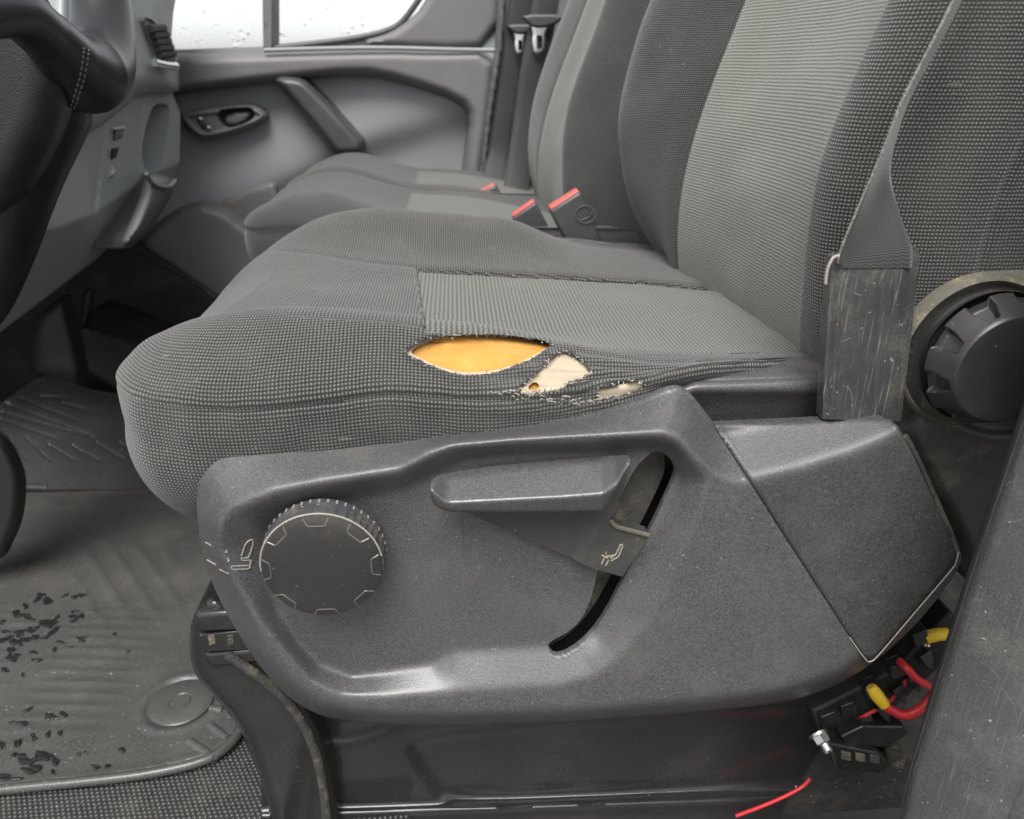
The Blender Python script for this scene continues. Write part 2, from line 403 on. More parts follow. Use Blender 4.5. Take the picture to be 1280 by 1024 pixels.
# leather of the wheel
s = NT('black leather'); vr = s.n('ShaderNodeTexVoronoi'); vr.inputs['Scale'].default_value = 620; s.l(s.coord(), vr.inputs['Vector'])
s.bump(vr.outputs['Distance'], .35, .0006); M['leather'] = s.out(s.mix(s.ramp(s.noise(12, 4), .35, .7), (.014, .014, .0145), (.026, .025, .024)), .40)
s = NT('smooth black leather'); s.bump(s.noise(500, 3), .12, .0005); M['leather_smooth'] = s.out((.016, .016, .019), .34)
M['stitch'] = NT('grey thread').out((.16, .15, .14), .8)
M['thread'] = NT('pale frayed thread').out((.50, .47, .41), .9)
M['thread_dark'] = NT('dark frayed thread').out((.075, .07, .07), .9)
# foam
def foam(name, a, b, dirty):
    s = NT(name); n1 = s.noise(900, 3, .6); n2 = s.noise(30, 4, .6); n3 = s.noise(260, 3, .6)
    c = s.mix(s.ramp(n2, .3, .75), a, b); c = s.mix(s.m2('MULTIPLY', s.ramp(n3, .62, .75), dirty), c, (.20, .12, .05))
    s.bump(n1, .45, .0006); return s.out(c, .9, spec=.15, Subsurface_Weight=.12, Subsurface_Radius=(.003, .0015, .0006))
M['foam'] = foam('yellow seat foam', (.46, .225, .048), (.54, .30, .085), .55)
M['foam_pale'] = foam('pale foam backing', (.40, .33, .24), (.50, .42, .32), .35)
M['fabric'] = weave('dark woven seat fabric', (.017, .017, .0175), (.215, .205, .182), .0025, 'dot', .8, .9, .22)
M['fabric_plain'] = weave('dark seat fabric top', (.022, .022, .023), (.14, .136, .126), .0022, 'dot', .6, .9, .35)
M['insert'] = weave('light ribbed seat insert', (.056, .056, .049), (.35, .348, .30), .0030, 'rib', .7, .95, .25)  # backrest insert: windscreen light put into a paler colour than the seat's
M['insert_seat'] = weave('light corded seat insert', (.048, .049, .043), (.205, .207, .178), .0030, 'col', .6, .9, .3)
M['far_fabric'] = weave('dark bench fabric', (.036, .036, .036), (.125, .122, .114), .0027, 'dot', .4, .9, .3, .1)
M['far_insert'] = weave('light bench insert', (.066, .067, .059), (.185, .186, .160), .0030, 'rib', .4, .9, .25, .1)
# belt webbing
s = NT('belt webbing'); uv = s.coord('UV'); sp = s.n('ShaderNodeSeparateXYZ'); s.l(uv, sp.inputs[0])
f = s.m2('MULTIPLY_ADD', s.m2('SINE', s.m2('ADD', s.m2('MULTIPLY', sp.outputs[1], 2*math.pi/.0016), s.m2('MULTIPLY', s.m2('SINE', s.m2('MULTIPLY', sp.outputs[0], 2*math.pi/.006)), 1.2))), .5, .5)
s.bump(f, .35, .0005); M['webbing'] = s.out(s.mix(f, (.022, .022, .023), (.060, .058, .057)), .6, spec=.3, Sheen_Weight=.3)
s = NT('worn webbing edge'); f = s.noise(700, 3); M['webbing_edge'] = s.out(s.mix(s.ramp(f, .35, .7), (.13, .127, .11), (.32, .305, .26)), .9)
# glass with rain drops, sealed pane
s = NT('rainy window glass'); v = s.n('ShaderNodeTexVoronoi'); v.inputs['Scale'].default_value = 70; s.l(s.coord(), v.inputs['Vector'])
s.bump(s.m2('MULTIPLY', s.ramp(v.outputs['Distance'], .0, .35, 1, 0), s.ramp(s.noise(25, 3), .5, .62)), .8, .003)
M['glass'] = s.out((.96, .985, .97), .02, Transmission_Weight=1.0, IOR=1.08)
s = NT('water film'); M['water'] = s.out((.016, .0155, .015), .20, spec=.4)
s = NT('wet ground'); M['ground'] = s.out(s.mix(s.ramp(s.noise(1.2, 6, .6), .3, .7), (.045, .045, .044), (.075, .075, .072)), .5)

# ------------------------------------------------------------------ the setting
g = mesh('ground', [(-900, -900, -.62), (900, -900, -.62), (900, 900, -.62), (-900, 900, -.62)], [(0, 1, 2, 3)], M['ground']); tag(g, kind='structure')
# van floor: a sheet with a pimpled rubber cover near the door (the pimples are real)
fl = prism('floor', [(-1.45, .30, -.06), (-.185, .30, -.06), (-.185, .548, -.06), (1.0, .548, -.06), (1.0, 1.95, -.06), (-1.45, 1.95, -.06)], (0, 0, .06), M['floor']); tag(fl, kind='structure')
sl_ = box('door_sill', (-.184, .25, -.30), (1.0, .547, -.075), M['floor'], None, .01); tag(sl_, kind='structure')
parts = []
base = lathegeo([(.0024, 0), (.0020, .0009), (.0009, .0014)], (0, 0, 0), (0, 0, 1), 6)
bf = [tuple(q) for q in quads(3, 6, False, True)]+[tuple(12+i for i in range(6))]
for iy in range(46):
    for ix in range(88):
        x = -.50+ix*.0050+(iy % 2)*.0025; y = .500+iy*.0044
        parts.append((base.reshape(-1, 3)+(x, y, 0), bf))
V, F_ = join(parts); o = mesh('floor_pimples', V, F_, M['floor'], fl); tag(o, kind='stuff')

# ------------------------------------------------------------------ driver seat: an empty that carries its parts
seat = thing('driver_seat', 'torn dark grey driver seat with light ribbed centre and grey side panel', 'seat', (0.05, .72, .12))

# ---- side valance (moulded side panel)
OUT = chaikin([(246, 655), (245, 612), (252, 585), (268, 567), (300, 561), (400, 556), (520, 547), (640, 536), (720, 521), (800, 502), (842, 482), (862, 490), (876, 508), (896, 534),
               (905, 546), (1000, 540), (1070, 537), (1108, 538), (1140, 566), (1172, 620), (1200, 684), (1203, 706), (1160, 765), (1110, 815), (1060, 850), (1010, 871), (960, 882),
               (760, 900), (600, 907), (500, 907), (430, 902), (392, 892), (355, 868), (322, 830), (287, 775), (258, 715)], 2)
TOPP = np.array([(272, 690), (270, 655), (288, 632), (340, 612), (400, 600), (500, 584), (535, 563), (565, 552), (640, 546), (830, 539), (850, 545), (895, 592), (925, 602), (1000, 584), (1108, 552),
                 (1122, 570), (1155, 640), (1180, 700), (1092, 800), (1048, 836), (1000, 852), (960, 862), (760, 880), (600, 887), (500, 887), (440, 882), (404, 872), (368, 846), (334, 805), (302, 745)], float)
RA = np.array([(262, 690), (282, 645), (345, 618), (402, 607), (502, 591), (538, 571), (568, 559), (640, 553), (828, 546), (845, 552), (886, 598), (868, 650), (835, 735), (805, 785), (772, 822),
               (740, 846), (700, 858), (600, 864), (480, 871), (424, 868), (388, 850), (345, 800), (300, 745)], float)
RB = np.array([(330, 700), (340, 655), (400, 630), (500, 611), (545, 592), (580, 574), (640, 568), (818, 562), (834, 570), (846, 600), (820, 660), (790, 720), (765, 765), (745, 792),
               (690, 806), (568, 813), (540, 829), (440, 846), (400, 833), (370, 800), (345, 760)], float)
SLOT = chaikin([(817, 565), (832, 567), (845, 584), (842, 600), (813, 662), (779, 724), (758, 767), (735, 798), (712, 816), (694, 822), (686, 812), (684, 804), (715, 788), (735, 762), (747, 716), (752, 690), (764, 648), (775, 622), (790, 592), (803, 574)], 1)
CAPP = np.array([(892, 531), (1000, 526), (1070, 523), (1110, 524), (1122, 532), (1140, 566), (1165, 620), (1192, 680), (1196, 694), (1192, 706), (1140, 768), (1096, 819), (1088, 825), (1080, 820), (1060, 792), (990, 684), (930, 590)], float)
HV = .034
def hval(x, y, s):
    t = between((x, y), OUT, TOPP)
    low = smoothstep(760, 830, y)          # bottom edge rolls under, top slopes back evenly
    tt = t*(1-low)+np.sqrt(np.clip(1-(1-t)**2, 0, 1))*low
    h = HV*tt
    r = between((x, y), RA, RB); ins, _ = sdf(np.stack([x, y], -1), RA)
    h = h-np.where(ins > 0, .018*np.where(ins > 0, r, 0), 0)
    # fine pressed line curving down below the lever
    return h
def hval_fine(x, y, s):
    h = blur(hval(x, y, s), 1.7)
    q = np.stack([x, y], -1).reshape(-1, 2)
    ln = catmull([(581, 645), (582, 680), (588, 715), (600, 755), (620, 792)], 8); d, _ = seg_near(q, ln, False); d = d.reshape(x.shape)
    h = h-.0011*np.exp(-(d/1.8)**2)
    cs, _ = sdf(np.stack([x, y], -1), CAPP); h = h-.004*smoothstep(-1.5, 1.5, cs)
    return h
YV = .477
val = relief('side_valance', OUT, (0, YV, 0), hval_fine, M['valance'], seat, 2.5, [SLOT], .005, angle=75)
# the separate end cap sits in a recess of the valance, a hair's gap all round
CREASE = np.array([(880, 612), (925, 603), (1000, 585), (1060, 566), (1108, 546), (1140, 520)], float)
def hcap(x, y, s):
    yc = np.interp(x, CREASE[:, 0], CREASE[:, 1]); up_ = np.clip(yc-y, 0, None)
    h = HV+.0012-np.clip(up_*.00050, 0, .04)
    h = blur(np.maximum(h, hval(x, y, s)+.0008), 2.6); return h-.0016*np.clip(1-s/4.0, 0, 1)**2
cap = relief('end_cap', CAPP, (0, YV, 0), hcap, M['cap'], val, 2.5, [], .006, angle=75)
# pale worn lower edge of the cap
e = catmull([(1198, 690), (1195, 703), (1188, 714), (1140, 770), (1100, 817), (1088, 827), (1081, 823), (1062, 797)], 6)
tube('worn_edge', P(e[:, 0], e[:, 1], YV-HV-.0004), .0005, M['edge_light'], val, 6, 1, False)
# slot liner: dirty concave strip behind the opening, open gap at its right
LIN = [(806, 556), (826, 556), (832, 580), (828, 598), (799, 658), (763, 720), (741, 760), (717, 788), (698, 802), (676, 812), (672, 798), (705, 780), (724, 756), (736, 714), (742, 688), (754, 646), (766, 616), (782, 586)]
relief('slot_liner', chaikin(LIN, 1), (0, YV, 0), lambda x, y, s: -.008+.006*np.clip(1-s/14, 0, 1)**2, M['slot'], val, 3, [], .004)
bk = P(np.array([650, 880, 880, 650]), np.array([545, 545, 840, 840]), YV+.03); prism('slot_backing', bk, (0, .003, 0), M['black'], val)  # black sheet stands in for the shade inside the slot

# pictograms: little moulded ridges
def marks(name, strokes, Y, r, parent, mat=None, closed=()):
    ps = []
    for st in strokes:
        st = np.asarray(st, float); p = P(st[:, 0], st[:, 1], Y) if np.isscalar(Y) else Y(st[:, 0], st[:, 1])
        ps.append(tubegeo(resample(p, max(3, len(p)*3)), r, 5))
    V, F_ = join(ps); return mesh(name, V, F_, mat or M['mark'], parent)
marks('pictogram', [[(289, 708), (313, 707), (313, 700), (302, 701), (302, 697)], [(289, 708), (290, 712), (312, 711), (314, 700)], [(302, 695), (307, 680), (312, 675), (317, 675), (316, 682), (311, 697), (304, 698)],
                    [(281, 690), (284, 691), (283, 688)], [(284, 698), (287, 700), (285, 702)], [(257, 678), (264, 682)], [(259, 700), (270, 706)], [(275, 712), (286, 717)]], lambda a, b: onsurf(val, a, b, .0002), .0006, val)

# ---- tilt knob
KC = P(np.array(402.), np.array(709.), .428); AX = (0, -1, 0); KR = .0398
knob = lathe('tilt_knob', [(.032, -.036), (.034, -.024), (KR-.001, -.022), (KR, -.016), (KR-.0006, -.002)], KC, AX, M['knob_ring'], seat, 96,
             lambda R, H, th: (R+np.where((H > -.02) & (R > .037), .0011*(np.cos(th*44) > .1), 0), H))
lathe('knob_face', [(KR-.0015, -.004), (KR-.0006, -.002), (KR-.0012, 0), (KR-.004, .0010), (.03, .0024), (.020, .0034), (.010, .0040), (.0003, .0042)], KC, AX, M['knob'], knob, 72)
dd = []
for k in range(44):
    th = 2*math.pi*k/44
    for zz in (-.0175, -.0155):
        c = KC+np.array([math.cos(th)*(KR+.0006), -zz, math.sin(th)*(KR+.0006)])
        v = (base.reshape(-1, 3)*np.array([.42, .42, .5])); dd.append((v @ np.array([[0, 1, 0], [-math.sin(th), 0, math.cos(th)], [math.cos(th), 0, math.sin(th)]])+c, bf))
V, F_ = join(dd); tag(mesh('grip_dots', V, F_, M['grip'], knob), kind='stuff')
rimv = [KC+np.array([math.cos(t)*(KR-.0003), .0018, math.sin(t)*(KR-.0003)]) for t in np.linspace(.15, math.pi*1.02, 60)]
tube('worn_rim', rimv, .0006, M['edge_light'], knob, 6, 1, False)
trap = [(-.0080, .0376), (-.0056, .0325), (.0056, .0325), (.0080, .0376)]
for k in range(8):
    a = math.pi/4*k; pts = []
    for (u, r) in trap: pts.append(KC+np.array([u*math.cos(a)+r*math.sin(a), -np.interp(math.hypot(u, r), [.020, .03, KR-.004, KR-.0012], [.0034, .0024, .0010, 0])-.0001, -u*math.sin(a)+r*math.cos(a)]))
    V, F_ = tubegeo(resample(np.array(pts), 14), .00050, 5); mesh('rim_mark', V, F_, M['knob_mark'], knob)

# ---- height lever
TT = [(538, 606), (552, 597), (640, 585), (786, 573), (789, 577), (758, 637), (750, 641), (566, 641), (548, 636), (538, 624)]
def hlev(x, y, s):
    yc = np.interp(x, [538, 556, 562, 700, 752, 770, 790], [612, 627, 629, 622, 618, 606, 575]); d = np.clip(y-yc, 0, None); u = np.clip(yc-y, 0, None)
    h = .032-u*.00062-d*.00030
    return blur(h, .9)-.0014*np.clip(1-s/4, 0, 1)**2
lev = relief('height_lever', chaikin(TT, 1), (0, .455, 0), hlev, M['lever'], seat, 2.0, [], .006, angle=75)
WEB = [(581, 640), (745, 640), (782, 580), (789, 579), (772, 632), (762, 650), (768, 658), (786, 663), (812, 670), (778, 721), (748, 713), (728, 705), (712, 696), (650, 670)]
def hweb(x, y, s):
    # the right arm stands proud of the thin web
    a = (x-(752+(640-y)*.45)); return .0105+.004*smoothstep(-14, 6, a)
arm = relief('lever_arm', WEB, (0, .463, 0), hweb, M['lever_dark'], lev, 2.0, [], .012, angle=60)
e = np.array([(764, 652), (770, 659), (788, 664), (811, 670)], float)
tube('dusty_edge', P(e[:, 0], e[:, 1]-1, .4475), .0016, M['dust_rim'], lev, 6, 3)
marks('lever_pictogram', [[(752, 705), (756, 696), (768, 694)], [(757, 707), (761, 700)], [(763, 698), (770, 693), (776, 680), (779, 681), (773, 696), (764, 701)], [(752, 694), (760, 698)], [(757, 690), (758, 693)]], lambda a, b: onsurf(arm, a, b, .0002), .0006, lev)

# ---- inner cover behind the cap, dips towards the backrest
prof = [(449, .535), (462, .520), (474, .505), (479, .497), (487, .495), (500, .502), (516, .506), (540, .510)]
xs = np.linspace(842, 1136, 40); A = np.zeros((len(xs), len(prof)*4, 3))
for i, x in enumerate(xs):
    pr_ = catmull([(y+(x-940)*-.030*(y < 485)+max(0, 868-x)*.35, Y) for y, Y in prof], 4); pr_ = pr_[np.linspace(0, len(pr_)-1, A.shape[1]).astype(int)]
    A[i] = np.array([P(np.array(x), np.array(yy), YY) for yy, YY in pr_])
o = surf('inner_cover', A, M['valance'], seat); solidify(o, .003)

# ---- seat cushion: perimeter seam measured along the near side, then round the front and the far side
near = [(1010, 447, .540), (940, 451, .520), (880, 455, .503), (830, 464, .492), (760, 482, .481), (680, 495, .476), (600, 500, .473), (540, 497, .472), (480, 494, .472), (400, 503, .472), (300, 512, .474), (226, 509, .479), (172, 499, .489)]
seam = [P(np.array(float(a)), np.array(float(b)), Y) for a, b, Y in near]
seam = np.array([np.array((.37, .57, .452)), np.array((.31, .555, .456))]+seam+[np.array(p) for p in [(-.239, .520, .458), (-.252, .570, .440), (-.255, .66, .422), (-.258, .76, .418), (-.257, .86, .420), (-.243, .92, .430), (-.205, .960, .445), (-.10, .980, .462), (.05, .985, .460), (.20, .98, .45), (.37, .97, .44)]])
sm = catmull(seam, 24); L = np.r_[0, np.cumsum(np.linalg.norm(np.diff(sm, axis=0), axis=1))]
Ln = L[24*14]
sl = np.r_[np.linspace(0, Ln+.06, 420), np.linspace(Ln+.06, L[-1], 300)[1:]]
sp = np.stack([np.interp(sl, L, sm[:, k]) for k in range(3)], 1); NS = len(sl)
cx = np.clip(sp[:, 0], -.10, .37); cen = np.stack([cx, np.full(NS, .735)], 1)
inw = cen-sp[:, :2]; ild = np.linalg.norm(inw, axis=1); inw = inw/ild[:, None]
front = smoothstep(.10, .24, -sp[:, 0])     # 0 along the sides, 1 round the front
def ztop(x, y):
    nb = .024*np.exp(-((y-.530)/.045)**2)*(1-.75*smoothstep(.0, .16, x))
    fb = .034*np.exp(-((y-.905)/.062)**2)*smoothstep(-.30, -.05, x)*(1-.85*smoothstep(.05, .17, x))
    z = .463+nb+fb-.020*smoothstep(-.02, .28, x)+.016*np.exp(-((x+.12)/.10)**2)
    z = z-.012*smoothstep(.14, .26, -x)**2
    return z
nearc = np.exp(-(np.clip(sp[:, 1]-.50, 0, None)/.05)**2); nearc = np.where(front > .3, nearc*1.0-.35*(1-nearc), 1.0)
rows = []; tq = []
nb_, nu, ni = 30, 44, 84
for q in np.linspace(1, 0, nb_, endpoint=False):           # below the seam
    d = (-.006*np.sin(np.pi*min(1, q*1.15)))*(.45+.55*front*nearc)+(.020*q**2)*(1-front)+(.062*q**3.4)*front
    z = sp[:, 2]-q*(.075-.05*smoothstep(.08, .16, sp[:, 0])+.060*front)
    xy = sp[:, :2]+inw*d[:, None]; rows.append(np.c_[xy, z]); tq.append(-q)
R0 = .046+.035*front
for th in np.linspace(0, np.pi/2, nu, endpoint=False):      # from the seam up over the edge
    d = R0*(1-np.cos(th))*1.0-.001*np.sin(2*th); xy = sp[:, :2]+inw*d[:, None]; zt = ztop(xy[:, 0], xy[:, 1])
    rows.append(np.c_[xy, sp[:, 2]+(zt-sp[:, 2])*np.sin(th)**.9]); tq.append(th)
for u in np.linspace(0, 1, ni):
    d = R0+(ild-R0)*u; xy = sp[:, :2]+inw*d[:, None]; rows.append(np.c_[xy, ztop(xy[:, 0], xy[:, 1])]); tq.append(2+u)
A = np.stack(rows, 1); tq = np.array(tq); iseam = nb_
# relief: the sewn groove, soft wrinkles pulled towards the tear, bench-worn waviness
nrm = np.cross(np.gradient(A, axis=0), np.gradient(A, axis=1)); nrm /= np.linalg.norm(nrm, axis=2)[..., None]+1e-12
if nrm[100, nb_+nu+10, 2] < 0: nrm = -nrm
ppx, ppy = proj(A); arcn = np.cumsum(np.r_[np.zeros((1, NS)), np.linalg.norm(np.diff(A, axis=1), axis=2).T], 0).T; arcn = arcn-arcn[:, iseam:iseam+1]
fr_ = 1-.75*front[:, None]
dsp = -.0016*fr_*np.exp(-(arcn/.0020)**2)+.0005*fr_*np.exp(-((np.abs(arcn)-.0055)/.003)**2)
dsp = dsp+.0013*vnoise(A[..., 0]*1.0, arcn, .020, 3)*np.exp(-((arcn-.0)/.05)**2)+.0012*vnoise(A[..., 0], A[..., 1], .05, 5)
wr = np.exp(-((ppx-740)/110)**2)*np.exp(-((arcn-.012)/.025)**2)
dsp = dsp+wr*.0022*np.sin((arcn*420+ (ppx-700)*.022))
lowf = np.exp(-((arcn+.030)/.010)**2)*(1-smoothstep(180, 420, ppx))
dsp = dsp-.0018*lowf
INS = np.array([(520, 338), (600, 341), (700, 347), (800, 353), (900, 361), (1100, 380), (1100, 440), (1000, 441), (930, 444), (852, 446), (760, 438), (690, 430), (640, 424), (580, 420), (531, 418)], float)
pix = np.stack([ppx, ppy], -1); top = tq[None, :] > .35
isd, ipt = sdf(pix, INS); isd = np.where(top, isd, -999.)
dsp = dsp-np.where(top, .0016*np.exp(-(isd/2.2)**2), 0)
FB = np.array([(296, 318), (345, 313), (430, 325), (520, 337), (700, 347), (900, 361)], float)   # seam of the far bolster
fd, _ = seg_near(pix.reshape(-1, 2), FB, False); dsp = dsp-np.where(tq[None, :] > 1.2, .0018*np.exp(-(fd.reshape(ppx.shape)/2.2)**2), 0)
FBn = np.array([(150, 478), (300, 440), (430, 428), (530, 420)], float)
A = A+nrm*dsp[..., None]; ppx, ppy = proj(A); pix = np.stack([ppx, ppy], -1)
H1 = catmull([(506, 441), (525, 428), (552, 421), (600, 418), (650, 421), (690, 431), (664, 450), (640, 461), (610, 469), (578, 471), (548, 463), (524, 452)], 6, True)
H2 = catmull([(651, 484), (672, 466), (690, 448), (703, 440), (722, 448), (738, 465), (726, 473), (700, 486), (672, 492), (656, 492)], 6, True)
H3 = catmull([(746, 489), (760, 481), (788, 477), (806, 481), (790, 491), (762, 498), (749, 497)], 6, True)
HO = catmull([(514, 440), (530, 429), (555, 422), (600, 419), (650, 422), (684, 431), (662, 447), (640, 457), (610, 464), (578, 465), (548, 458), (528, 449)], 6, True)
H2 = resample(np.vstack([H2, H2[:1]]), 90)[:-1]; H2 = H2+rng.normal(0, .7, H2.shape); H3 = resample(np.vstack([H3, H3[:1]]), 60)[:-1]; H3 = H3+rng.normal(0, .6, H3.shape)
H1 = resample(np.vstack([H1, H1[:1]]), 130)[:-1]; H1 = H1+rng.normal(0, .35, H1.shape)
sds, pts = [], []
for hpoly in (H1, H2, H3):
    s_, p_ = sdf(pix, hpoly); sds.append(np.where(tq[None, :] > -.9, s_, -999.)); pts.append(p_)
uvA = np.zeros(A.shape[:2]+(2,)); uvA[..., 0] = sl[:, None]; uvA[..., 1] = arcn
planar = (tq > 1.9)
uvA[:, planar, 0] = -A[:, planar, 0]+sp[0, 0]; uvA[:, planar, 1] = A[:, planar, 1]-.43
def griddrv(G, i, j):
    n, m = G.shape[:2]; gi = (G[np.minimum(i+1, n-1), j]-G[np.maximum(i-1, 0), j])/2; gj = (G[i, np.minimum(j+1, m-1)]-G[i, np.maximum(j-1, 0)])/2
    return gi, gj
def cutsurf(name, A, uv, pix, sds, pts, cond, mat, parent, colmask=None, offs=0.0, skirt=None):
    F_, new, rim = cutgrid(pix, sds, pts, cond)
    A2 = A.copy(); uv2 = uv.copy(); i, j = np.nonzero(rim); dp = new[i, j]-pix[i, j]
    gi, gj = griddrv(pix, i, j); det = gi[:, 0]*gj[:, 1]-gi[:, 1]*gj[:, 0]; det = np.where(np.abs(det) < 1e-6, 1e9, det)
    a = np.clip((dp[:, 0]*gj[:, 1]-dp[:, 1]*gj[:, 0])/det, -1.2, 1.2); b = np.clip((gi[:, 0]*dp[:, 1]-gi[:, 1]*dp[:, 0])/det, -1.2, 1.2)
    for G, G2 in ((A, A2), (uv, uv2)):
        di, dj = griddrv(G, i, j); G2[i, j] = G[i, j]+di*a[:, None]+dj*b[:, None]
    if colmask is not None:
        m = A.shape[1]; F_ = F_[colmask[F_ // m, F_ % m].all(1)]
    V, F_, U = compact(A2.reshape(-1, 3), F_, uv2.reshape(-1, 2))
    return mesh(name, V, F_, mat, parent, U, angle=0)
cush = cutsurf('seat_cushion', A, uvA, pix, [isd]+sds, [ipt]+pts, [-1, -1, -1, -1], M['fabric'], seat)
solidify(cush, .0022, -1 if nrm[100, 100, 2] > 0 else 1)
ins = cutsurf('ribbed_insert', A, np.stack([A[..., 1], A[..., 0]], -1), pix, [isd]+sds, [ipt]+pts, [1, -1, -1, -1], M['insert_seat'], cush)
raw_ = surf('cushion_measure', A[:, nb_:], M['fabric'])
# sewn ridge along the far and front edges of the insert
for nm, ln_ in (('insert_seam', [(524, 338), (600, 341), (700, 347), (800, 353), (900, 361), (960, 367)]), ('insert_seam', [(520.5, 339), (524, 365), (528, 395), (531, 416)])):
    q = resample(np.array(ln_, float), 60); h_ = onsurf(raw_, q[:, 0], q[:, 1], .0004); tube(nm, resample(h_, 50), .0011, M['thread_dark'], ins, 6, 1, False)
bpy.data.objects.remove(raw_)
# foam core and its pale backing, seen through the tears
sel = (ppx > 485) & (ppx < 818) & (arcn > -.010) & (arcn < .060) & (np.arange(NS)[:, None] < 400); ii = np.nonzero((ppx[:, iseam] > 485) & (ppx[:, iseam] < 815) & (np.arange(NS) < 400))[0]; jj = np.nonzero((arcn[200] > -.012) & (arcn[200] < .085))[0]
sub = np.ix_(ii, jj); As, Ns = A[sub], nrm[sub]
hsd, hpt = sdf(pix[sub], HO)
core = As+np.array([0, .0045, -.0060])
surf('foam_core', core[ppx[ii, iseam] < 712], M['foam'], cush)
jb = arcn[200][jj] < .048; sub = np.ix_(ii, jj[jb]); As = A[sub]
bkg = As+np.array([0, .0021, -.0027]); bp = np.stack(proj(bkg), -1); bsd, bpt = sdf(bp, HO)
nh = chaikin([(661, 482), (668, 477), (674, 480), (673, 487), (664, 488), (660, 486)], 2); nsd, npt = sdf(bp, nh)
o = cutsurf('foam_backing', bkg, uvA[sub], bp, [bsd, nsd], [bpt, npt], [-1, -1], M['foam_pale'], cush)
# frayed threads round the tears
ps, pd = [], []
for poly, n_ in ((H1, 170), (H2, 120), (H3, 34)):
    cl = np.vstack([poly, poly[:1]]); q = resample(cl, n_)
    for k, (x, y) in enumerate(q):
        x += rng.normal(0, 1.0); y += rng.normal(0, 1.0)
        c = np.array(poly.mean(0)); dv = c-np.array([x, y]); dv /= np.linalg.norm(dv)+1e-9
        ln = rng.uniform(1., 4.2); a = np.array([x, y])-dv*1.2; b = a+dv*ln+rng.normal(0, 1.6, 2)
        Y0 = np.interp(y, [420, 440, 470, 500], [.507, .490, .4735, .4690]); m_ = (a+b)/2+rng.normal(0, .8, 2)
        pl = np.array([P(a[0], a[1], Y0), P(m_[0], m_[1], Y0-rng.uniform(.0005, .002)), P(b[0], b[1], Y0-rng.uniform(-.001, .001))])
        (ps if rng.random() < (.10 if poly is H1 else .40) else pd).append(tubegeo(pl, rng.uniform(.00018, .00034), 4))
for k in range(46):       # loose pale yarn where the cloth has worn through between the tears
    t = rng.random(); x = np.interp(t, [0, .5, 1], [625, 690, 750])+rng.normal(0, 10); y = np.interp(x, [600, 660, 720, 760, 830], [488, 497, 503, 500, 478])+rng.normal(0, 3.5)
    d = rng.normal(0, 1, 2)*np.array([4.5, 1.2]); Y0 = np.interp(x, [600, 700, 760, 830], [.4715, .4735, .4765, .4880])-.0022
    ps.append(tubegeo(np.array([P(x, y, Y0), P(x+d[0]/2, y+d[1]/2-1, Y0-.0012), P(x+d[0], y+d[1], Y0)]), rng.uniform(.00018, .00034), 4))
V, F_ = join(ps); tag(mesh('frayed_threads', V, F_, M['thread'], cush), kind='stuff')
V, F_ = join(pd); tag(mesh('dark_frayed_threads', V, F_, M['thread_dark'], cush), kind='stuff')
# cushion underside pan so nothing shows through
prism('cushion_pan', [(-.19, .50, .385), (.30, .50, .385), (.30, .95, .385), (-.19, .95, .385)], (0, 0, .02), M['black'], seat)

# ---- backrest
zs = np.linspace(.405, .98, 150); NZ = len(zs)
xi = np.interp(zs, [.40, .45, .52, .60, .69, .80, .98], [.292, .276, .268, .271, .300, .335, .40])           # near seam of the insert
xf = np.interp(zs, [.40, .48, .58, .70, .80, .98], [.262, .240, .248, .286, .32, .39])                        # far seam
xbn = xi-np.interp(zs, [.40, .50, .62, .75, .98], [.000, .018, .026, .026, .02])                              # near bolster crest
xbf = np.interp(zs, [.40, .43, .51, .62, .70, .80, .98], [.288, .262, .206, .190, .214, .25, .33])            # far bolster crest
for a in (xi, xf, xbn, xbf): a[:] = np.convolve(np.pad(a, 12, 'edge'), np.ones(25)/25, 'valid')
WS = []
for k in range(NZ):
    cp = [(xi[k]+.30, .515), (xi[k]+.20, .500), (xi[k]+.115, .492), (xi[k]+.055, .492), (xbn[k]+.015, .505), (xbn[k], .532), (xi[k]-.004, .566), (xi[k], .580)]
    ci = [(xi[k]+.004, .60), (xi[k]*.67+xf[k]*.33+.012, .67), (xi[k]*.33+xf[k]*.67+.012, .76), (xf[k]+.004, .835)]
    cf = [(xf[k], .852), (xf[k]*.75+xbf[k]*.25-.004, .866), (xbf[k]+.004, .912), (xbf[k]-.003, .945), (xbf[k]+.020, .975), (xbf[k]+.08, .985), (xf[k]+.30, .97)]
    WS.append(catmull(cp+ci+cf, 14))
B = np.zeros((NZ, len(WS[0]), 3))
for k in range(NZ): B[k, :, :2] = WS[k]; B[k, :, 2] = zs[k]
ia, ib, ic = 7*14, 12*14, 3*14-6
ux = np.cumsum(np.r_[0, np.linalg.norm(np.diff(B[NZ//3], axis=0), axis=1)]); uz = np.cumsum(np.r_[0, np.linalg.norm(np.diff(B[:, 10*14], axis=0), axis=1)])
W = np.arange(B.shape[1]); nb = np.cross(np.gradient(B, axis=1), np.gradient(B, axis=0)); nb /= np.linalg.norm(nb, axis=2)[..., None]+1e-12
if nb[50, 10*14, 0] > 0: nb = -nb
grv = sum(np.exp(-((ux-ux[i])/.0022)**2) for i in (ia, ib, ic))
B = B+nb*(-.0022*grv[None, :]+.0016*vnoise(B[..., 2], ux[None, :]+0*B[..., 2], .05, 9))[..., None]
# soft lumbar rows of the insert
UB = np.stack([ux[None, :]+0*B[..., 0], uz[:, None]+0*B[..., 0]], -1)
def bpart(name, a, b, mat, parent, th=.003):
    o = surf(name, B[:, a:b+1], mat, parent, UB[:, a:b+1], angle=0); solidify(o, th, 0); return o
back = bpart('backrest', 0, ia, M['fabric'], seat)
bpart('ribbed_insert', ia, ib, M['insert'], back)
bpart('far_bolster', ib, B.shape[1]-1, M['fabric_plain'], back)
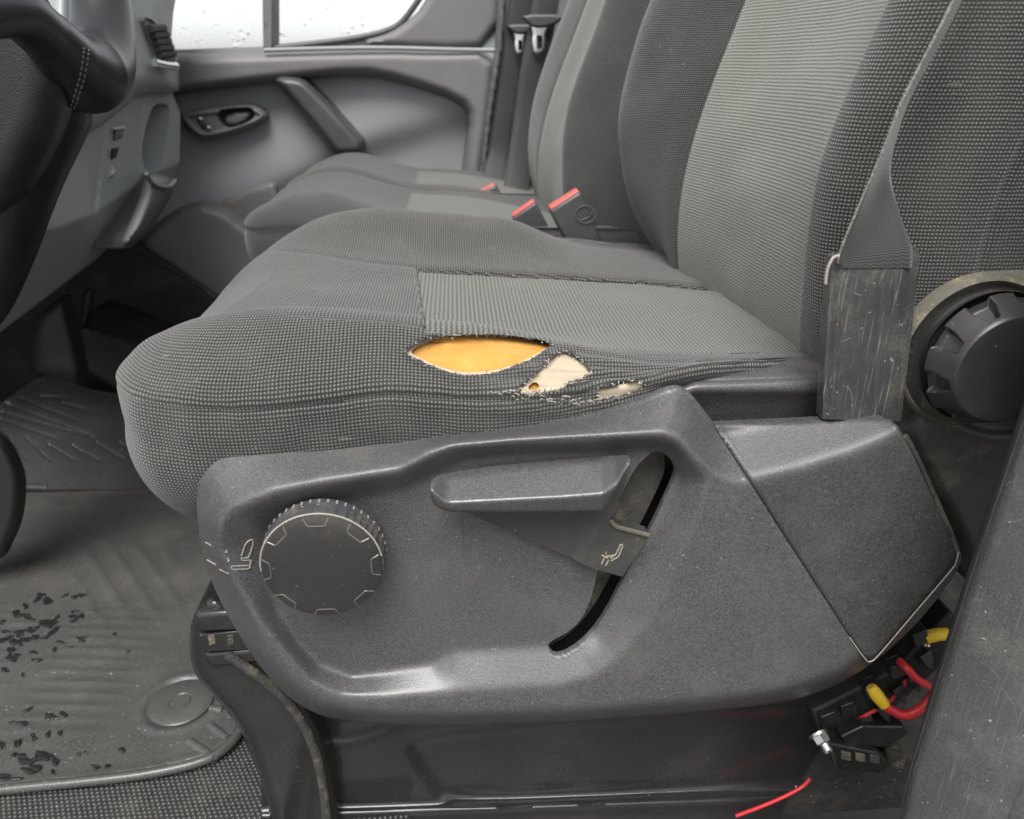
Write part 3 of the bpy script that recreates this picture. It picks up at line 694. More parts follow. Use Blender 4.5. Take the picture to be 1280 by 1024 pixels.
# stitched double row beside the insert
for off in (-5,):
    st = []
    for k in range(2, NZ-3):
        p = B[k, ia-off]+nb[k, ia-off]*.0008; p2 = B[k+1, ia-off]*.7+B[k, ia-off]*.3+nb[k, ia-off]*.0008
        st.append(tubegeo(np.array([p, (p+p2)/2+nb[k, ia]*.0004, p2]), .0006, 4))
    V, F_ = join(st); tag(mesh('seam_stitches', V, F_, M['stitch'], back), kind='stuff')

# ---- recliner cover and its knob
RC = P(np.array(1250.), np.array(456.), .447); RPX = (1250., 456.)
COV = chaikin([(1122, 560), (1128, 500), (1140, 430), (1152, 392), (1180, 364), (1212, 346), (1250, 338), (1300, 340), (1370, 370), (1420, 440), (1420, 640), (1360, 760), (1230, 760), (1192, 690), (1160, 620)], 2)
def hcov(x, y, s):
    r = np.hypot(x-RPX[0], (y-RPX[1]-4)*1.05)
    h = .016*smoothstep(-6, 30, s)
    h = h-.012*(1-smoothstep(80, 90, r))+.002*np.exp(-((r-94)/6)**2)
    h = h-.012*smoothstep(530, 600, y)
    return blur(h, .8)
cov = relief('recliner_cover', COV, (0, .488, 0), hcov, M['dusty'], seat, 2.5, [], .05, angle=75)
lathe('dusty_rim', [(.0485, -.004), (.0490, .002), (.0510, .0045), (.0535, .002), (.0545, -.006)], RC+np.array([-.001, .026, -.001]), AX, M['dust_rim'], cov, 96, angle=80, caps=False)
e = catmull([(1128, 545), (1140, 566), (1160, 610), (1186, 668)], 6)
tube('cover_ridge', P(e[:, 0]+3, e[:, 1], .472), .0022, M['dusty'], cov, 6, 1, False)
marks('pictogram', [[(1192, 572), (1212, 571), (1219, 556), (1216, 553)], [(1192, 572), (1193, 564), (1207, 563), (1213, 549)]], .4845, .0005, cov, M['edge_light'])
def notch(R, H, th):
    f = np.zeros_like(R)
    for k in range(9):
        a = 2*math.pi*k/9+.30; d = np.abs((th-a+math.pi) % (2*math.pi)-math.pi); f = np.maximum(f, 1-smoothstep(.13, .185, d+.10*np.clip((H+.012)/.012, 0, 1)))
    m = smoothstep(-.019, -.0165, H)*(1-smoothstep(-.006, -.002, H))
    return R-f*m*.0062, H
pr2 = [(.044, -.030), (.0515, -.026), (.0525, -.022)]+[(.0525-.0125*((t+.018)/.018)**1.6*0-np.interp(t, [-.018, 0], [0, .0105]), t) for t in np.linspace(-.019, 0, 36)]+[(.0405, .0012), (.038, .0014), (.030, .0010), (.015, .0010), (.0004, .0010)]
pr2 = [(a*.87, b) for a, b in pr2]
rk = lathe('recline_knob', pr2, RC+np.array([0, -.010, 0]), AX, M['recliner'], seat, 360, notch, angle=32)

# ------------------------------------------------------------------ driver belt: sleeve and twisted webbing
belt = thing('seat_belt', 'black seat belt in scratched plastic sleeve beside the driver backrest', 'seat belt', (.27, .47, .46))
SL = [(1041, 322), (1146, 309), (1150, 318), (1138, 430), (1126, 527), (1028, 524), (1032, 430)]
def hsl(x, y, s):
    xl = np.interp(y, [320, 524], [1041, 1028]); u = x-xl; h = .004+.0035*smoothstep(0, 13, u)-.002*smoothstep(84, 98, u)
    return h-.0007*np.exp(-((u-17)/2.0)**2)-.0005*np.exp(-((u-62)/2.2)**2)-.0005*np.exp(-((u-80)/2)**2)
relief('sleeve', SL, (0, .470, 0), hsl, M['sleeve'], belt, 2.5, [], .010, angle=50)
Lp = np.array([(1050, 335, .462), (1049, 318, .461), (1075, 254, .455), (1102, 192, .449), (1126, 130, .445), (1150, 82, .443), (1176, 32, .441), (1200, -16, .440), (1240, -95, .438)], float)
Rp = np.array([(1139, 335, .463), (1139, 308, .463), (1124, 266, .467), (1112, 212, .478), (1130, 140, .484), (1156, 88, .487), (1184, 36, .488), (1208, -12, .489), (1250, -95, .49)], float)
Lc = catmull(Lp, 10); Rc = catmull(Rp, 10)
L3 = np.array([P(a, b, c) for a, b, c in Lc]); R3 = np.array([P(a, b, c) for a, b, c in Rc])
tt = np.linspace(0, 1, 15)[None, :, None]; A_ = L3[:, None]*(1-tt)+R3[:, None]*tt
fold = np.exp(-((np.arange(len(L3))-22)/9.)**2); A_[..., 1] += (fold[:, None]*.006*np.sin(tt[..., 0]*math.pi))
ln = np.r_[0, np.cumsum(np.linalg.norm(np.diff(L3, axis=0), axis=1))]
uvb = np.stack([np.broadcast_to(tt[..., 0]*.047, A_.shape[:2]), np.broadcast_to(ln[:, None], A_.shape[:2])], -1)
wb = surf('webbing', A_, M['webbing'], belt, uvb, angle=0); solidify(wb, .0012)
tube('webbing_edge', L3[6:], .0008, M['webbing_edge'], belt, 6, 1, False)
e = catmull([(1049, 320), (1042, 322), (1036, 332), (1033, 344), (1032, 355)], 5); tube('loose_thread', P(e[:, 0], e[:, 1], .4595), .0010, M['edge_light'], belt, 6, 1, False)

# ------------------------------------------------------------------ pedestal under the seat
ped = thing('seat_pedestal', 'gloss black steel seat pedestal under the grey side panel', 'seat pedestal', (.1, .55, 0))
PL = [(318, 800), (1010, 800), (1062, 858), (1048, 900), (1012, 958), (985, 1000), (960, 1062), (330, 1062)]
EMB = chaikin([(508, 930), (540, 917), (680, 903), (850, 893), (1100, 885), (1100, 972), (960, 985), (760, 999), (560, 1006), (538, 980), (515, 945)], 2)
def hpl(x, y, s):
    q = np.stack([x, y], -1); d, _ = sdf(q, EMB); h = -.006*smoothstep(-6, 9, d)
    d2, _ = sdf(q, chaikin([(395, 905), (470, 895), (520, 893), (480, 915), (430, 930), (400, 925)], 2)); h = h-.004*smoothstep(-5, 8, d2)
    h = h+.010*np.exp(-((y-1012+(x-640)*.035)/7)**2)
    return blur(h, 1.0)
plate = relief('side_plate', PL, (0, .535, 0), hpl, M['blackmetal'], ped, 3.5, [], .003, angle=75)
LEG = chaikin([(236, 800), (240, 770), (262, 738), (300, 760), (322, 812), (362, 846), (398, 900), (415, 950), (424, 1010), (426, 1070), (346, 1070), (336, 1010), (318, 950), (298, 905), (262, 865), (240, 840)], 2)
leg = relief('front_leg', LEG, (0, .520, 0), lambda x, y, s: .014*np.sqrt(np.clip(1-(1-np.clip(s/17, 0, 1))**2, 0, 1)), M['blackmetal'], ped, 3, [], .05, angle=75)
e = np.array([(285, 818), (296, 826), (330, 850), (362, 880), (384, 915), (398, 955), (406, 1000), (410, 1060)], float)
tube('rubber_edging', P(e[:, 0], e[:, 1], .503), .0042, M['edge_rubber'], ped, 8, 8)
br = P(np.array([241, 330, 330, 246]), np.array([768, 762, 788, 792]), .500); o = prism('rail_end', br, (0, .03, 0), M['blackmetal'], ped, .004)
o = prism('rail_bracket', P(np.array([248, 330, 330, 256]), np.array([794, 786, 812, 816]), .502), (0, .03, 0), M['blackmetal'], ped, .0015)
for x in (264, 287): prism('rail_hole', P(np.array([x-4, x+5, x+6, x-3]), np.array([795, 794, 806, 808]), .5012), (0, .002, 0), M['edge_rubber'], ped, .0008)
prism('rail_lower', P(np.array([252, 345, 345, 262]), np.array([818, 810, 828, 836]), .503), (0, .03, 0), M['blackmetal'], ped, .004)
prism('rear_plate', [(-.10, .93, .0), (.33, .93, .0), (.33, .93, .38), (-.16, .93, .38)], (0, .004, 0), M['blackmetal'], ped)
prism('front_plate', [(-.13, .54, .0), (-.13, .93, .0), (-.16, .93, .38), (-.16, .54, .38)], (.004, 0, 0), M['blackmetal'], ped)
prism('top_plate', [(-.15, .53, .33), (.33, .53, .33), (.33, .94, .33), (-.15, .94, .33)], (0, 0, .03), M['blackmetal'], ped)

# ------------------------------------------------------------------ floor mat
ne = PZ(np.array([-90, 0, 130, 200, 255, 285, 301, 306.]), np.array([996, 985, 972, 962, 948, 930, 908, 890.]), .012)[:, :2]
MO = np.vstack([ne, [(-.232, .70), (-.225, .90), (-.225, 1.175), (-1.25, 1.175), (-1.25, .60)]])
gx = np.arange(-1.26, -.21, .0036); gy = np.arange(.57, 1.19, .0036); X, Y = np.meshgrid(gx, gy, indexing='ij'); q = np.stack([X, Y], -1)
ms, mp = sdf(q, MO); F_, new, rim = cutgrid(q, [ms], [mp], [1]); X, Y = new[..., 0], new[..., 1]
H = .010+.0015*np.exp(-((ms-.006)/.006)**2)
PXs, PYs = proj(np.stack([X, Y, .01+0*X], -1))
u = (X*.80+Y*.60); m1 = smoothstep(60, 130, PXs)*(1-smoothstep(200, 245, PXs))*smoothstep(670, 700, PYs)*(1-smoothstep(750, 790, PYs))
H = H+.0020*m1*smoothstep(.1, .7, np.cos(2*math.pi*u/.030))
m2_ = (1-smoothstep(180, 240, PXs))*smoothstep(740, 790, PYs)*(1-smoothstep(880, 960, PYs))
H = H+.0012*m2_*smoothstep(.0, .8, np.cos(2*math.pi*(Y+.1*X)/.018)*np.cos(2*math.pi*X/.30))
H = H+.0012*vnoise(X, Y, .09, 11)+.0005*vnoise(X, Y, .02, 12)
fc = PZ(np.array(226.), np.array(876.), .012); rr = np.hypot(X-fc[0], Y-fc[1]); H = H+.0022*np.exp(-((rr-.042)/.004)**2)-.003*(1-smoothstep(.034, .039, rr))
H = np.where(rim, .004, H)
V = np.stack([X, Y, H], -1).reshape(-1, 3); V, F_ = compact(V, F_); V, F_ = skirt_mesh(V, F_, (0, 0, -.0015))
fmat = thing('floor_mat', 'scuffed wet grey rubber mat on the driver footwell floor', 'floor mat', (-.6, .9, 0)); m_o = mesh('mat_sheet', V, F_, M['mat'], fmat, angle=75)
ed = resample(catmull(MO[:9], 8), 120); tube('mat_edge', np.c_[ed, np.full(len(ed), .0095)], .0052, M['mat'], fmat, 10, 1, False)
lathe('fixing_button', [(.0345, -.003), (.0345, .002), (.0325, .0035), (.0125, .0032), (.0115, .0022), (.010, .0022), (.0095, .0034), (.001, .0036)], (fc[0], fc[1], .0085), (0, 0, 1), M['mat'], fmat, 48)
for a, b in (((262, 905), (284, 922)), ((236, 925), (268, 946)), ((263, 884), (278, 886))):
    p, q_ = PZ(np.array(float(a[0])), np.array(float(a[1])), .012), PZ(np.array(float(b[0])), np.array(float(b[1])), .012)
    t_ = np.linspace(0, 1, 8)[:, None]; tube('mat_rib', p*(1-t_)+q_*t_+(0, 0, -.0035), .0055, M['mat'], fmat, 10, 1, False)
# upturned ribbed end of the mat on the raised toe board
TB = chaikin([(-90, 600), (-90, 560), (-40, 530), (2, 503), (50, 464), (80, 474), (112, 487), (150, 492), (230, 505), (262, 540), (262, 612), (150, 612), (30, 612)], 1)
RIB = [[(25, 498), (96, 526)], [(7, 505), (110, 543)], [(2, 516), (118, 547)], [(0, 524), (70, 548)], [(4, 538), (33, 574)], [(32, 547), (65, 577)], [(61, 556), (96, 576)], [(90, 557), (125, 576)], [(120, 553), (154, 574)], [(150, 554), (182, 573)], [(50, 496), (84, 498)], [(78, 504), (108, 512)], [(180, 556), (215, 574)], [(-30, 530), (6, 575)]]
def htb(x, y, s):
    h = np.zeros_like(x); qq = np.stack([x, y], -1).reshape(-1, 2)
    for r in RIB:
        d, _ = seg_near(qq, r, False); h = np.minimum(h, -.0038*np.exp(-(d.reshape(x.shape)/1.3)**2))
    return h+.004*np.exp(-((s-3)/3)**2)*(x < 60)
TBN = (0, math.sin(math.radians(24)), -math.cos(math.radians(24)))
relief('toe_end', TB, (0, 1.19, .006), htb, M['mat_wet'], fmat, 2.0, [], .006, angle=75, normal=TBN)
# beads and smears of rain water lying on the mat
def mat_h(x, y):
    i = np.clip((np.asarray(x)+1.26)/.0036, 0, len(gx)-2); j = np.clip((np.asarray(y)-.57)/.0036, 0, len(gy)-2); a, b = i.astype(int), j.astype(int); i, j = i-a, j-b
    return H[a, b]*(1-i)*(1-j)+H[a+1, b]*i*(1-j)+H[a, b+1]*(1-i)*j+H[a+1, b+1]*i*j
def puddle(cx, cy, rx, ry, seed, rot=0):
    r_ = np.random.default_rng(seed); n = 22; th = np.linspace(0, 2*np.pi, n, endpoint=False)
    rad = 1+.25*np.sin(th*2+r_.uniform(0, 6))+.18*np.sin(th*3+r_.uniform(0, 6))+.08*np.sin(th*5+r_.uniform(0, 6))
    dx = rx*rad*np.cos(th); dy = ry*rad*np.sin(th); x = cx+dx*math.cos(rot)-dy*math.sin(rot); y = cy+dx*math.sin(rot)+dy*math.cos(rot)
    p = PZ(x, y, .0112); p[:, 2] = mat_h(p[:, 0], p[:, 1])+.0003; c = p.mean(0); c[2] = mat_h(c[:1], c[1:2])[0]+.0008; inn = c+(p-c)*.7; inn[:, 2] = mat_h(inn[:, 0], inn[:, 1])+.0008
    V = np.vstack([p, inn, c[None]]); k = np.arange(n); F_ = [(i, (i+1) % n, n+(i+1) % n, n+i) for i in k]+[(n+i, n+(i+1) % n, 2*n) for i in k]
    return V, F_
W_ = [(55, 752, 11, 8), (26, 765, 10, 9), (95, 745, 13, 3, -.45), (22, 800, 16, 9), (58, 780, 14, 7), (40, 788, 9, 5), (72, 772, 5, 4), (94, 772, 9, 5, -.3), (92, 766, 7, 3), (102, 799, 8, 3), (66, 790, 13, 4, -.7), (14, 815, 9, 6), (45, 797, 8, 4), (55, 798, 5, 3), (2, 780, 5, 5),
      (16, 826, 8, 3, -.4), (42, 816, 7, 2.5), (50, 826, 10, 2, -.5), (6, 838, 6, 3), (120, 765, 4, 1.6), (143, 793, 4, 2), (160, 815, 2.5, 1.2), (28, 844, 4, 2), (68, 813, 5, 2), (88, 809, 4, 1.5), (9, 790, 7, 4), (36, 772, 6, 4), (75, 803, 6, 2),
      (28, 905, 12, 4), (61, 895, 9, 5), (81, 895, 6, 4), (23, 928, 4, 7, .3), (42, 924, 3.5, 6, .3), (60, 920, 3, 5, .2), (75, 918, 2.5, 4), (20, 948, 9, 5), (45, 952, 20, 10), (58, 946, 11, 8), (18, 970, 20, 8), (98, 944, 4, 2), (107, 942, 3, 2), (152, 938, 5, 3.5), (121, 957, 7, 4.5), (134, 958, 4, 3), (66, 966, 3, 3), (2, 935, 4, 5), (35, 888, 6, 2)]
pd_ = []
for k, a in enumerate(W_):
    r_ = np.random.default_rng(k+500)
    for j in range(1 if a[2]*a[3] < 20 else 4):
        f = 1 if j == 0 and a[2]*a[3] < 20 else .55
        pd_.append(puddle(a[0]+(r_.normal(0, a[2]*.5) if f < 1 else 0), a[1]+(r_.normal(0, a[3]*.5) if f < 1 else 0), a[2]*f*r_.uniform(.6, 1.1), a[3]*f*r_.uniform(.5, 1.0), k*7+j, (a[4] if len(a) > 4 else -.15)+r_.normal(0, .25)))
# stacked a hair apart so that overlapping drops never share a plane
pd_ = [(v+(0, 0, .00002*k), f) for k, (v, f) in enumerate(pd_)]
V, F_ = join(pd_); tag(mesh('rain_water', V, F_, M['water'], fmat), 'dark beads of rain water on the mat', kind='stuff')

# ------------------------------------------------------------------ wiring at the back of the seat base
def spike(c, d, l, r, mat, parent, name='cable_clip'):
    c = np.asarray(c); d = np.asarray(d, float); d /= np.linalg.norm(d)
    return lathe(name, [(r, 0), (r*.8, l*.4), (r*.1, l)], c, d, mat, parent, 4, angle=20)
tb = thing('terminal_block', 'black plastic terminal strip with pointed clips below the seat corner', 'terminal block', (.28, .5, .2))
prism('strip', P(np.array([1015, 1120, 1190, 1215, 1120, 1030]), np.array([890, 838, 765, 800, 885, 930]), .52), (0, .03, 0), M['black'], tb, .003)
for k, (x, y) in enumerate([(1048, 915), (1078, 893), (1098, 880), (1118, 857), (1136, 842), (1152, 815), (1062, 925)]):
    spike(P(np.array(float(x)), np.array(float(y)), .518), (.45, -.35, -.75), .020, .008, M['gloss_black'], tb)
for k, (x, y) in enumerate([(1035, 903), (1060, 890), (1090, 868), (1122, 842), (1150, 800)]):
    a = P(np.array([x-9, x+9, x+12, x-6.]), np.array([y-6, y-13, y+2, y+9.]), .512); prism('cell', a, (0, .012, 0), M['gloss_black'], tb, .0012)
def bolt(x, y, sc_, label, Yd=.505):
    b = thing('bolt', label, 'bolt', tuple(P(np.array(float(x)), np.array(float(y)), Yd)), 'terminal bolts'); c = P(np.array(float(x)), np.array(float(y)), Yd); ax = np.array([.28, -.75, -.42])
    lathe('washer', [(.0092*sc_, 0), (.0092*sc_, .0022*sc_)], c, ax, M['zinc'], b, 24); lathe('nut', [(.0072*sc_, .0022*sc_), (.0074*sc_, .004*sc_), (.0070*sc_, .009*sc_), (.006*sc_, .0098*sc_)], c, ax, M['zinc'], b, 6, angle=20)
    pr = [(.0043*sc_, .0098*sc_)]+[(.0043*sc_+(.0005*sc_ if i % 2 else 0), .0098*sc_+i*.0009*sc_) for i in range(9)]+[(.0030*sc_, .0185*sc_)]; lathe('thread', pr, c, ax, M['zinc'], b, 16, angle=60)
bolt(1022, 916, 1.0, 'zinc bolt with washer at the lower end of the black terminal strip')
bolt(1148, 792, .75, 'small zinc bolt beside the upper yellow crimp', .53)
def cable(label, pts, r, crimp=None):
    c3 = np.array([P(np.array(float(a)), np.array(float(b)), Y) for a, b, Y in pts]); t = thing('red_cable', label, 'cable', tuple(c3[0]), 'red cables under the seat'); tube('insulation', c3, r, M['cable'], t, 10, 10)
    if crimp: cr = np.array([P(np.array(float(a)), np.array(float(b)), Y) for a, b, Y in crimp]); tube('crimp_sleeve', cr, [.0042, .0056, .0060, .0056, .0048], M['crimp'], t, 14, 3)
cable('thick red cable with yellow crimp sagging beside the pillar', [(1098, 872, .505), (1108, 884, .500), (1130, 894, .497), (1150, 886, .497), (1168, 866, .5), (1190, 830, .51)], .0042, [(1088, 858, .508), (1096, 869, .504), (1106, 882, .500)])
cable('red cable arching above the lower yellow crimp', [(1124, 826, .512), (1134, 836, .503), (1148, 850, .498), (1172, 862, .498), (1200, 866, .5)], .0036)
cable('thin dull red wire behind the yellow crimp', [(1062, 906, .520), (1084, 893, .514), (1110, 878, .515), (1130, 855, .517), (1138, 832, .52)], .0019)
cable('red cable lying along the pedestal foot', [(920, 1020, .520), (952, 1008, .518), (980, 996, .518), (1002, 984, .520), (1012, 974, .525)], .0018)
tag(tube('yellow_crimp', np.array([P(np.array(float(a)), np.array(float(b)), .515) for a, b in [(1156, 798), (1168, 794), (1184, 792)]]), [.0050, .0058, .0058, .0054], M['crimp'], None, 14, 4), 'yellow crimp poking out beside the small bolt', 'crimp')
cn = thing('cable_connector', 'black moulded cable connector with dusty sockets under the terminal strip', 'connector', tuple(P(np.array(1075.), np.array(940.), .5)))
prism('connector_body', P(np.array([1036, 1096, 1106, 1112, 1104, 1044.]), np.array([930, 940, 946, 958, 968, 962.]), .500), (0, .03, 0), M['gloss_black'], cn, .003)
prism('connector_cover', P(np.array([1050, 1080, 1130, 1136, 1110, 1062.]), np.array([922, 908, 908, 918, 936, 934.]), .506), (0, .03, 0), M['gloss_black'], cn, .0025)
for x, y in ((1058, 946), (1076, 948), (1094, 950)): prism('socket', P(np.array([x-6, x+6, x+6, x-6.]), np.array([y-6, y-4, y+6, y+4.]), .4985), (0, .003, 0), M['slot'], cn, .001)
prism('loom_wrap', P(np.array([1112, 1136, 1130, 1108.]), np.array([940, 946, 966, 962.]), .502), (0, .02, 0), M['edge_rubber'], cn, .004)

# ------------------------------------------------------------------ near pillar at the right of the doorway, bulkhead added behind the seats
pil = thing('door_pillar', 'dusty grey pillar trim with rubber seal at the door opening beside the camera', 'pillar', (.32, .36, 0))
ps_ = [(.300, .62), (.290, .545), (.284, .46), (.281, .38), (.288, .30), (.301, .22), (.322, .13), (.345, .03)]
def strip(name, x0, x1, y0, y1, mat, rise):
    A = []
    for z in np.linspace(-.05, 1.15, 60):
        xo = np.interp(z, [0, .20, .36, .49, .70, 1.15], [.325, .311, .314, .319, .345, .44]); row = []
        for t in np.linspace(0, 1, 18): row.append((xo+x0+(x1-x0)*t, y0+(y1-y0)*t-rise*math.sin(math.pi*t)**.7, z))
        A.append(row)
    o = surf(name, np.array(A), mat, pil, angle=60); solidify(o, .003); return o
strip('trim', -.004, .042, .372, .335, M['pillar'], .010); strip('rubber_seal', .040, .066, .336, .318, M['seal'], .010); strip('outer_sill', .066, .16, .322, .30, M['pillar'], .003); strip('trim_return', -.004, .05, .372, .44, M['pillar'], 0.0)
bh = box('bulkhead', (.74, .30, .0), (.76, 1.9, .72), M['pillar']); tag(bh, 'dark grey bulkhead panel added behind the seats to block light', 'bulkhead')  # added as a light blocker, kept low to let sky light past

# ------------------------------------------------------------------ passenger bench
def pad(name, x0, x1, y0, y1, zb, zt, r, mat, parent, imat=None, irect=None, n=220, bol=.012):
    rc = .045; pts = []
    for cx_, cy_, a0 in ((x1-rc*.4, y1-rc*.4, 0), (x0+rc, y1-rc, 90), (x0+rc, y0+rc, 180), (x1-rc*.4, y0+rc*.4, 270)):
        r_ = rc if cx_ < x0+.1 else rc*.4
        for a in np.linspace(a0, a0+90, 10): pts.append((cx_+r_*math.cos(math.radians(a)), cy_+r_*math.sin(math.radians(a))))
    pts = resample(np.vstack([pts, pts[:1]]), n+1)[:-1]; c = np.array([(x0+x1)/2, (y0+y1)/2]); ce = np.stack([np.clip(pts[:, 0], x0+.18, x1-.1), np.full(n, c[1])], 1)
    iv = ce-pts; il = np.linalg.norm(iv, axis=1); iv /= il[:, None]
    def top(x, y): return zt+bol*((np.abs(y-c[1])/((y1-y0)/2))**3)-.028*(1-smoothstep(x0, x0+.14, x))-.045*smoothstep(x0+.06, x0+.26, x)-.045*smoothstep(x0+.26, x1, x)
    rows = []
    fr = 1-smoothstep(x0+.02, x0+.10, pts[:, 0])
    for q in np.linspace(1, 0, 12, endpoint=False): xy = pts+iv*((.012+.045*fr)*q**2-.006*math.sin(math.pi*q))[:, None]; rows.append(np.c_[xy, np.full(n, zt-.052-q*(zt-.052-zb))])
    for th in np.linspace(0, np.pi/2, 16, endpoint=False):
        xy = pts+iv*(r*(1-math.cos(th))); rows.append(np.c_[xy, zt-.052+(top(xy[:, 0], xy[:, 1])-zt+.052)*math.sin(th)])
    for u in np.linspace(0, 1, 24): xy = pts+iv*(r+(il-r)*u)[:, None]; rows.append(np.c_[xy, top(xy[:, 0], xy[:, 1])])
    A = np.stack(rows, 1); nn = np.cross(np.gradient(A, axis=0), np.gradient(A, axis=1)); nn /= np.linalg.norm(nn, axis=2)[..., None]+1e-9
    A = np.concatenate([A, A[:1]], 0); g1 = np.zeros(A.shape[:2]); g1[:, 12] = .003; A[:, 12, 2] -= .0; A[:, 12, :2] += (np.vstack([iv, iv[:1]]))*.003
    uv = np.stack([A[..., 0], A[..., 1]+A[..., 2]], -1); xy = A[..., :2]
    if irect is None: o = surf(name, A, mat, parent, uv, angle=0); return o
    s_, p_ = sdf(xy, np.array([(irect[0], irect[2]), (irect[1], irect[2]), (irect[1], irect[3]), (irect[0], irect[3])])); s_[:, :20] = -99
    o = cutsurf(name, A, uv, xy, [s_], [p_], [-1], mat, parent); cutsurf('light_insert', A, np.stack([A[..., 1], A[..., 0]], -1), xy, [s_], [p_], [1], imat, o); return o
bench = thing('bench_seat', 'grey double passenger bench with light centre strips beyond the driver seat', 'seat', (0, 1.4, .12))
pad('bench_cushion', -.300, .26, 1.085, 1.385, .335, .505, .055, M['far_fabric'], bench, M['far_insert'], (-.075, .27, 1.15, 1.33))
pad('bench_cushion', -.305, .26, 1.395, 1.690, .335, .505, .055, M['far_fabric'], bench, M['far_insert'], (-.075, .27, 1.46, 1.63))
box('bench_base', (-.16, 1.10, .0), (.25, 1.68, .34), M['black'], bench, .01)
for dy, dx in ((.575, -.105), (.93, .02)):
    B2 = B[::3, ::2].copy(); B2[..., 1] = (B2[..., 1]-.74)*.80+.74+dy-.03; B2[..., 0] += dx+.06*(B2[..., 2]-.5); B2[:, ib//2:, 0] = B2[:, ib//2:ib//2+1, 0]+np.where(B2[:, ib//2:, 0] < B2[:, ib//2:ib//2+1, 0], .30, 1)*(B2[:, ib//2:, 0]-B2[:, ib//2:ib//2+1, 0]); U2 = UB[::3, ::2]; a, b = ia//2, ib//2
    o = surf('bench_backrest', B2[:, :a+1], M['far_fabric'], bench, U2[:, :a+1], angle=0); surf('light_insert', B2[:, a:b+1], M['far_insert'], o, U2[:, a:b+1], angle=0); surf('far_side', B2[:, b:], M['far_fabric'], o, U2[:, b:], angle=0)
def Pn(pts, Y): pts = np.asarray(pts, float); return P(pts[:, 0], pts[:, 1], Y)
def buckle(label, quad, Y, th=.024):
    """quad: top-left, top-right, bottom-right, bottom-left"""
    q = Pn(quad, Y); b = thing('seat_belt_buckle', label, 'buckle', tuple(q[2:].mean(0)), 'seat belt buckles with red buttons'); q = np.array(q)
    up_ = (q[0]-q[3]); up_ /= np.linalg.norm(up_); prism('buckle_body', q, (0, th, 0), M['buckle'], b, .004)
    t0, t1 = q[0]*.96+q[1]*.04, q[0]*.04+q[1]*.96; prism('release_button', [t0-up_*.004+(0, .003, 0), t1-up_*.004+(0, .003, 0), t1+up_*.0030+(0, .003, 0), t0+up_*.0030+(0, .003, 0)], (0, th-.006, 0), M['red'], b, .002); return b
bk = buckle('nearest large buckle with pink red button beside the driver cushion', [(687, 264), (726, 239), (754, 304), (712, 312)], 1.005, .028)
w_ = [[(718+8*math.cos(a)*1.6, 268+11*math.sin(a)) for a in np.linspace(0, 6.2, 14)], [(712, 276), (722, 272), (728, 262)], [(720, 264), (724, 270)]]
marks('moulded_mark', [np.array(s_)+(14, 0) for s_ in w_], 1.0035, .0006, bk, M['seal'])
buckle('middle buckle with red button half sunk behind the driver cushion', [(640, 273), (670, 252), (692, 296), (660, 310)], 1.09)
buckle('farthest small buckle with red button near the passenger door', [(593, 245), (620, 231), (638, 262), (610, 272)], 1.42)

# ------------------------------------------------------------------ passenger door
YD = 1.76
door = thing('van_door', 'grey passenger door with pull handle and rainy window', 'door', (-.3, 1.8, .1))
DO = [(-300, 58), (130, 58), (222, 62), (340, 58), (470, 48), (620, 40), (616, 120), (603, 250), (600, 420), (300, 520), (-300, 640)]
def hdoor(x, y, s):
    # armrest swell running down to the left, waist recess above it
    yl = np.interp(x, [150, 260, 380, 455, 520, 575, 620], [305, 262, 205, 168, 148, 128, 122])
    h = .022*smoothstep(-100, -2, y-yl)-.024*smoothstep(0, 40, y-yl)
    return blur(h, 1.8)
panel = relief('door_panel', DO, (0, YD, 0), hdoor, M['door'], door, 4, [], .10, angle=75)
UT = chaikin([(130, 60), (222, 68), (330, 64), (480, 60), (540, 62), (622, 60), (618, 130), (600, 260), (572, 262), (580, 190), (586, 148), (574, 128), (500, 103), (450, 93), (345, 103), (215, 119), (130, 128)], 1)
def hut(x, y, s): return .05*np.sqrt(np.clip(1-(1-np.clip(s/14, 0, 1))**2, 0, 1))
relief('upper_trim', UT, (0, YD-.02, 0), hut, M['door_dark'], door, 3, [], .05, angle=75)
relief('window_corner', chaikin([(440, 53), (478, 45), (500, 34), (530, 8), (560, -60), (632, -60), (622, 58), (540, 62)], 1), (0, YD-.01, 0), lambda x, y, s: .012*np.clip(s/6, 0, 1), M['door_dark'], door, 4, [], .06)
e = np.array([(330, 63), (400, 61), (480, 60), (560, 62), (620, 63)], float); tube('sill_edge', P(e[:, 0], e[:, 1], YD-.066), .004, M['door'], door, 8, 4)
PH = chaikin([(342, 100), (350, 95), (372, 96), (386, 103), (452, 172), (455, 182), (452, 194), (418, 194), (412, 184), (360, 122)], 1)
relief('pull_handle', PH, (0, YD-.06, 0), rounded(9, .035), M['buckle'], door, 2.5, [], .06, angle=75)
BZ = chaikin([(221, 143), (232, 138), (290, 132), (316, 131), (328, 137), (335, 147), (322, 156), (290, 168), (258, 175), (246, 172), (233, 160)], 2)
RCS = chaikin([(267, 138), (300, 134), (316, 134), (320, 146), (306, 155), (285, 161), (277, 157)], 1)
bz = relief('handle_bezel', BZ, (0, YD-.035, 0), lambda x, y, s: .012*smoothstep(0, 5, s)-.006*smoothstep(6, 9, s), M['door_dark'], door, 1.5, [RCS], .03, angle=75)
relief('handle_cup', chaikin([(264, 134), (320, 130), (325, 150), (285, 166), (270, 160)], 1), (0, YD-.010, 0), lambda x, y, s: 0*x, M['black'], bz, 3, [], .01)
relief('door_lever', chaikin([(284, 142), (314, 138), (312, 148), (300, 156), (284, 158), (280, 150)], 1), (0, YD-.022, 0), rounded(5, .012), M['door_dark'], bz, 1.5, [], .01, angle=75)
